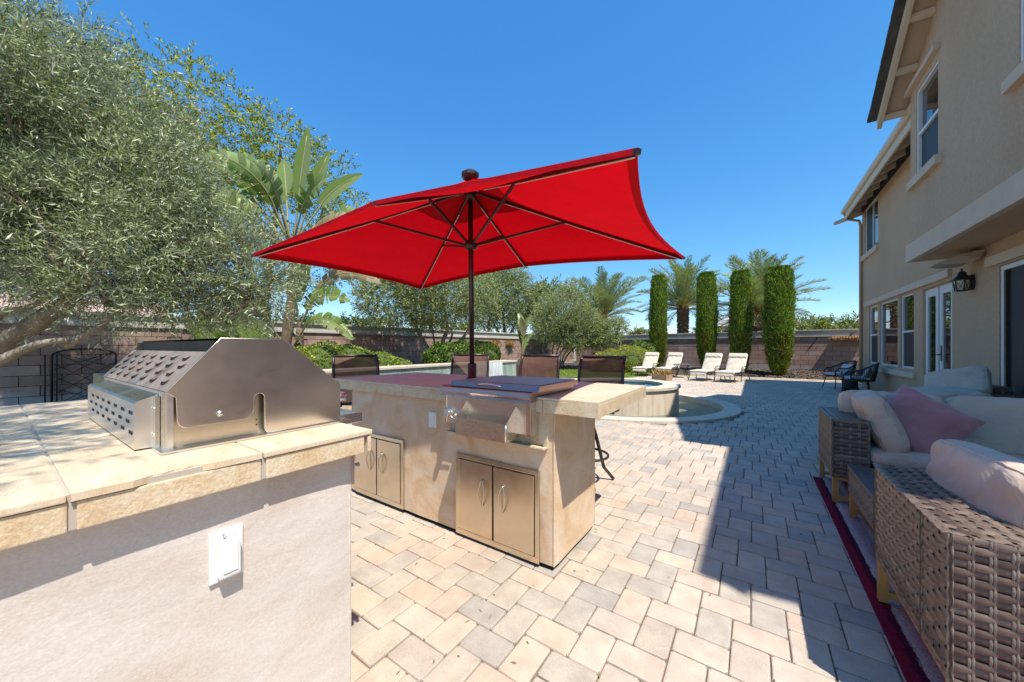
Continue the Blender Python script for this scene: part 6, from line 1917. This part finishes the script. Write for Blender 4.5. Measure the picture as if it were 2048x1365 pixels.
LV2 = [((0, 0, .2), (.05*math.cos(a*1.1), .1*math.sin(a), .8+.12*a), (.8*math.cos(a*2.1), .5*math.sin(a*2.1), -.3), .85, .16, a % 2 == 0, a % 3 == 2, -1.5) for a in range(8)]
bird_plant('bird_of_paradise_plant', 'small pale bird of paradise plant by the wall baskets', (-8.34, 13.07, .3), YAW, LV2, [])

# --- baskets and trough of dried plants hung on the walls
def wall_basket(label, loc, rz, wdt, seed, nplants):
    t = thing('wall_planter', label, 'planter', loc, rz, world=False)
    # local: wall plane y = 0, outwards -y
    m_ = MB(); G = []
    for i in range(17):
        a = math.pi*i/16
        G.append([(-wdt/2*math.cos(a)*k_, -.26*math.sin(a)*k_, z) for (k_, z) in ((1.0, .0), (.96, -.06), (.82, -.14), (.5, -.20))])
    m_.grid(G, True); m_.build('basket', M['terracotta'], t)
    MB().prism([(-wdt/2*.95*math.cos(math.pi*i/12), -.25*math.sin(math.pi*i/12)) for i in range(13)], 'z', -.05, -.03).build('soil', M['mulch'], t)
    rs = np.random.RandomState(seed); n = nplants
    b = np.stack([rs.uniform(-wdt/2, wdt/2, n), -rs.uniform(.0, .24, n), np.full(n, -.04)], 1)
    tip = b+np.stack([rs.normal(0, .09, n), -rs.uniform(0, .14, n), rs.uniform(-.16, .13, n)], 1)
    sd = unit(rs.normal(0, 1, (n, 3)))*.016; md = (b+tip)/2+np.array([0, 0, .05])
    o = link('dried_plants', quads_mesh('dried_plants', np.stack([b, md+sd, tip, md-sd], 1), M['dry']), t); o['kind'] = 'stuff'
    MB().tube([(wdt*.5, -.02, 0), (wdt*.5+.1, -.015, -.25), (wdt*.5+.25, -.015, -.30), (wdt*.5+.38, -.015, -.12)], .008, 5).build('drip_tube', M['black_metal'], t)
    return t
wall_basket('terracotta wall basket of dried plants, nearer the umbrella pole', (-10.55, 13.85, 1.46), R(90-4), .55, 1, 240)
wall_basket('terracotta wall basket of dried plants, nearer the pale leafy plant', (-10.46, 15.06, 1.46), R(90-4), .55, 2, 240)
tt = thing('wall_trough', 'long wall-hung trough of scalloped terracotta by the house corner', 'planter', (3.15, 19.33, 1.58), R(-11.6), world=False)
MB().box(-.50, .50, -.26, -.02, -.05, -.035).build('shelf', M['terracotta'], tt)
for i in range(12):
    x = -.46+i*.083
    MB().lathe([(.036, .04), (.04, .0), (.034, -.05), (.02, -.085)], (x, -.24, -.01), 10).build('scallop', M['terracotta'], tt)
rs = np.random.RandomState(5); n = 420
b = np.stack([rs.uniform(-.5, .5, n), -rs.uniform(.02, .26, n), np.full(n, -.03)], 1); tip = b+np.stack([rs.normal(0, .06, n), -rs.uniform(0, .10, n), rs.uniform(-.10, .08, n)], 1)
sd = unit(rs.normal(0, 1, (n, 3)))*.013; md = (b+tip)/2
o = link('dried_plants', quads_mesh('dried_plants', np.stack([b, md+sd, tip, md-sd], 1), M['dry']), tt); o['kind'] = 'stuff'
m_ = MB()
for k_ in range(5): m_.tube([(.02, -.15, .0), (.05+.03*k_, -.16, .18), (.0+.1*k_, -.2, .38-.02*k_)], .008, 5)
m_.build('dead_stems', M['bark'], tt)
MB().tube([(-.95, -.02, .02), (-1.05, -.03, -.18), (-1.18, -.03, -.35), (-1.22, -.03, -.42)], .014, 6).build('drip_hose', M['black_metal'], tt)
# --- wrought iron trellis against the wall behind the grill
tr_ = thing('iron_trellis', 'dark wrought iron trellis leaning on the wall behind the grill', 'trellis', (-11.36, 1.1, 0), R(86), world=False)
fr = []
for i in range(13):
    a = math.pi*i/12; fr.append((-.42*math.cos(a), -.03, 1.02+.14*math.sin(a)))
MB().tube([(-.42, -.03, 0)]+fr+[(.42, -.03, 0)], .016, 8).build('frame', M['iron'], tr_)
for i in range(-2, 4):
    m_ = MB(); m_.tube([(-.40, -.03, max(.02, .25*i)), (.40, -.03, min(1.1, .25*i+.62))], .006, 5); m_.tube([(.40, -.035, max(.02, .25*i)), (-.40, -.035, min(1.1, .25*i+.62))], .006, 5); m_.build('lattice_bar', M['iron'], tr_)
for x in (-.5, -.36):
    MB().tube([(x, -.06, 0), (x, -.06, 1.05)], .012, 6).build('stake', M['iron'], tr_)

# --- beyond the walls: bushes and neighbouring houses
BU = [((2.27,25.4,1.3),1.35,'nearest the far cypress'), ((3.7,25.9,1.2),1.25,'in the middle of the group behind the trough'), ((5.0,25.2,1.25),1.2,'next to the house corner')]
for i, (c, r_, wh) in enumerate(BU):
    p, d = sample_clumps([(c[0], c[1], c[2]+.45, r_, .75), (c[0]+.5, c[1], c[2]+.75, r_*.6), (c[0]-.6, c[1], c[2]+.5, r_*.6)], 520, .3)
    Q, TW = sprigs(p, d+np.array([0,0,.4]), 11, .45, .15, .03)
    tree('bush', 'yellow-green bush over the far wall, '+wh, (c[0], c[1], 0), [([(c[0], c[1], 0), (c[0], c[1], 1.5)], .06, .03)], Q, 'lime_tree', 'bark_dark', 'bush', 'bushes beyond the far wall')
BU2 = [(-14.95,6.76,1.6,.85,'left of the drooping paddle leaf'), (-14.1,8.75,1.5,.85,'between the paddle leaves and the olive crown'), (-14.8,10.5,1.6,.95,'under the left side of the olive crown'), (-14.5, 13.4, 1.7, 1.0, 'behind the olive stems'), (-14.3, 15.6, 1.7, .9, 'just left of the umbrella pole')]
for i, (x, y, z, r_, wh) in enumerate(BU2):
    p, d = sample_clumps([(x, y, z+.1, r_, .8)], 330, .3)
    Q, TW = sprigs(p, d+np.array([0,0,.4]), 11, .4, .14, .028)
    tree('bush', 'yellow-green bush over the side wall, '+wh, (x, y, 0), [([(x, y, 0), (x, y, 1.4)], .05, .03)], Q, 'lime_tree', 'bark_dark', 'bush', 'bushes beyond the side wall')
BU3 = [(-6.87,26.8,1.7,.75,'right of the first palm crown'), (-2.6,27.5,1.8,.9,'right of the bare palm trunk')]
for i, (x, y, z, r_, wh) in enumerate(BU3):
    p, d = sample_clumps([(x, y, z+.1, r_, .8)], 330, .3)
    Q, TW = sprigs(p, d+np.array([0,0,.4]), 11, .4, .14, .028)
    tree('bush', 'small yellow-green bush over the far wall, '+wh, (x, y, 0), [([(x, y, 0), (x, y, 1.4)], .05, .03)], Q, 'lime_tree', 'bark_dark', 'bush', 'bushes behind the cypresses')
def far_house(label, x0, x1, y0, y1, ze, zr_, wallm, roofm, wins):
    t = thing('neighbour_house', label, 'house', ((x0+x1)/2, y0, 0))
    MB().box(x0, x1, y0, y1, -.1, ze).build('wall', M[wallm], t)
    e = .5; ym = (y0+y1)/2
    MB().add([(x0-e, y0-e, ze-.02), (x1+e, y0-e, ze-.02), (x1+e, y1+e, ze-.02), (x0-e, y1+e, ze-.02), (x0+3.2, ym, zr_), (x1-3.2, ym, zr_)], [(0,1,5,4), (1,2,5), (2,3,4,5), (3,0,4), (0,3,2,1)]).build('roof', M[roofm], t)
    for (xa, xb, za, zb_) in wins:
        f = MB().box(xa, xb, y0-.05, y0-.002, za, zb_).build('window', M['white_frame'], t)
        MB().box(xa+.08, xb-.08, y0-.06, y0-.051, za+.08, zb_-.08).build('pane', M['glass'], f)
    return t
far_house('grey-roofed tan house far behind the middle cypresses', -4.5, 1.8, 46.5, 58, 3.55, 5.6, 'far_wall', 'far_roof', [(-3.0, -1.8, 2.0, 3.2), (.5, 1.7, 2.0, 3.2)])
t = thing('neighbour_house', 'pinkish-roofed house glimpsed under the big olive branches', 'house', (-40, 1.0, 0))
MB().box(-52, -40, -8, 8, -.1, 2.9).build('wall', M['far_wall'], t)
MB().prism([(-39.2, 2.85), (-46, 5.2), (-52.8, 2.85)], 'y', -9, 9).build('roof', M['far_roof_red'], t)
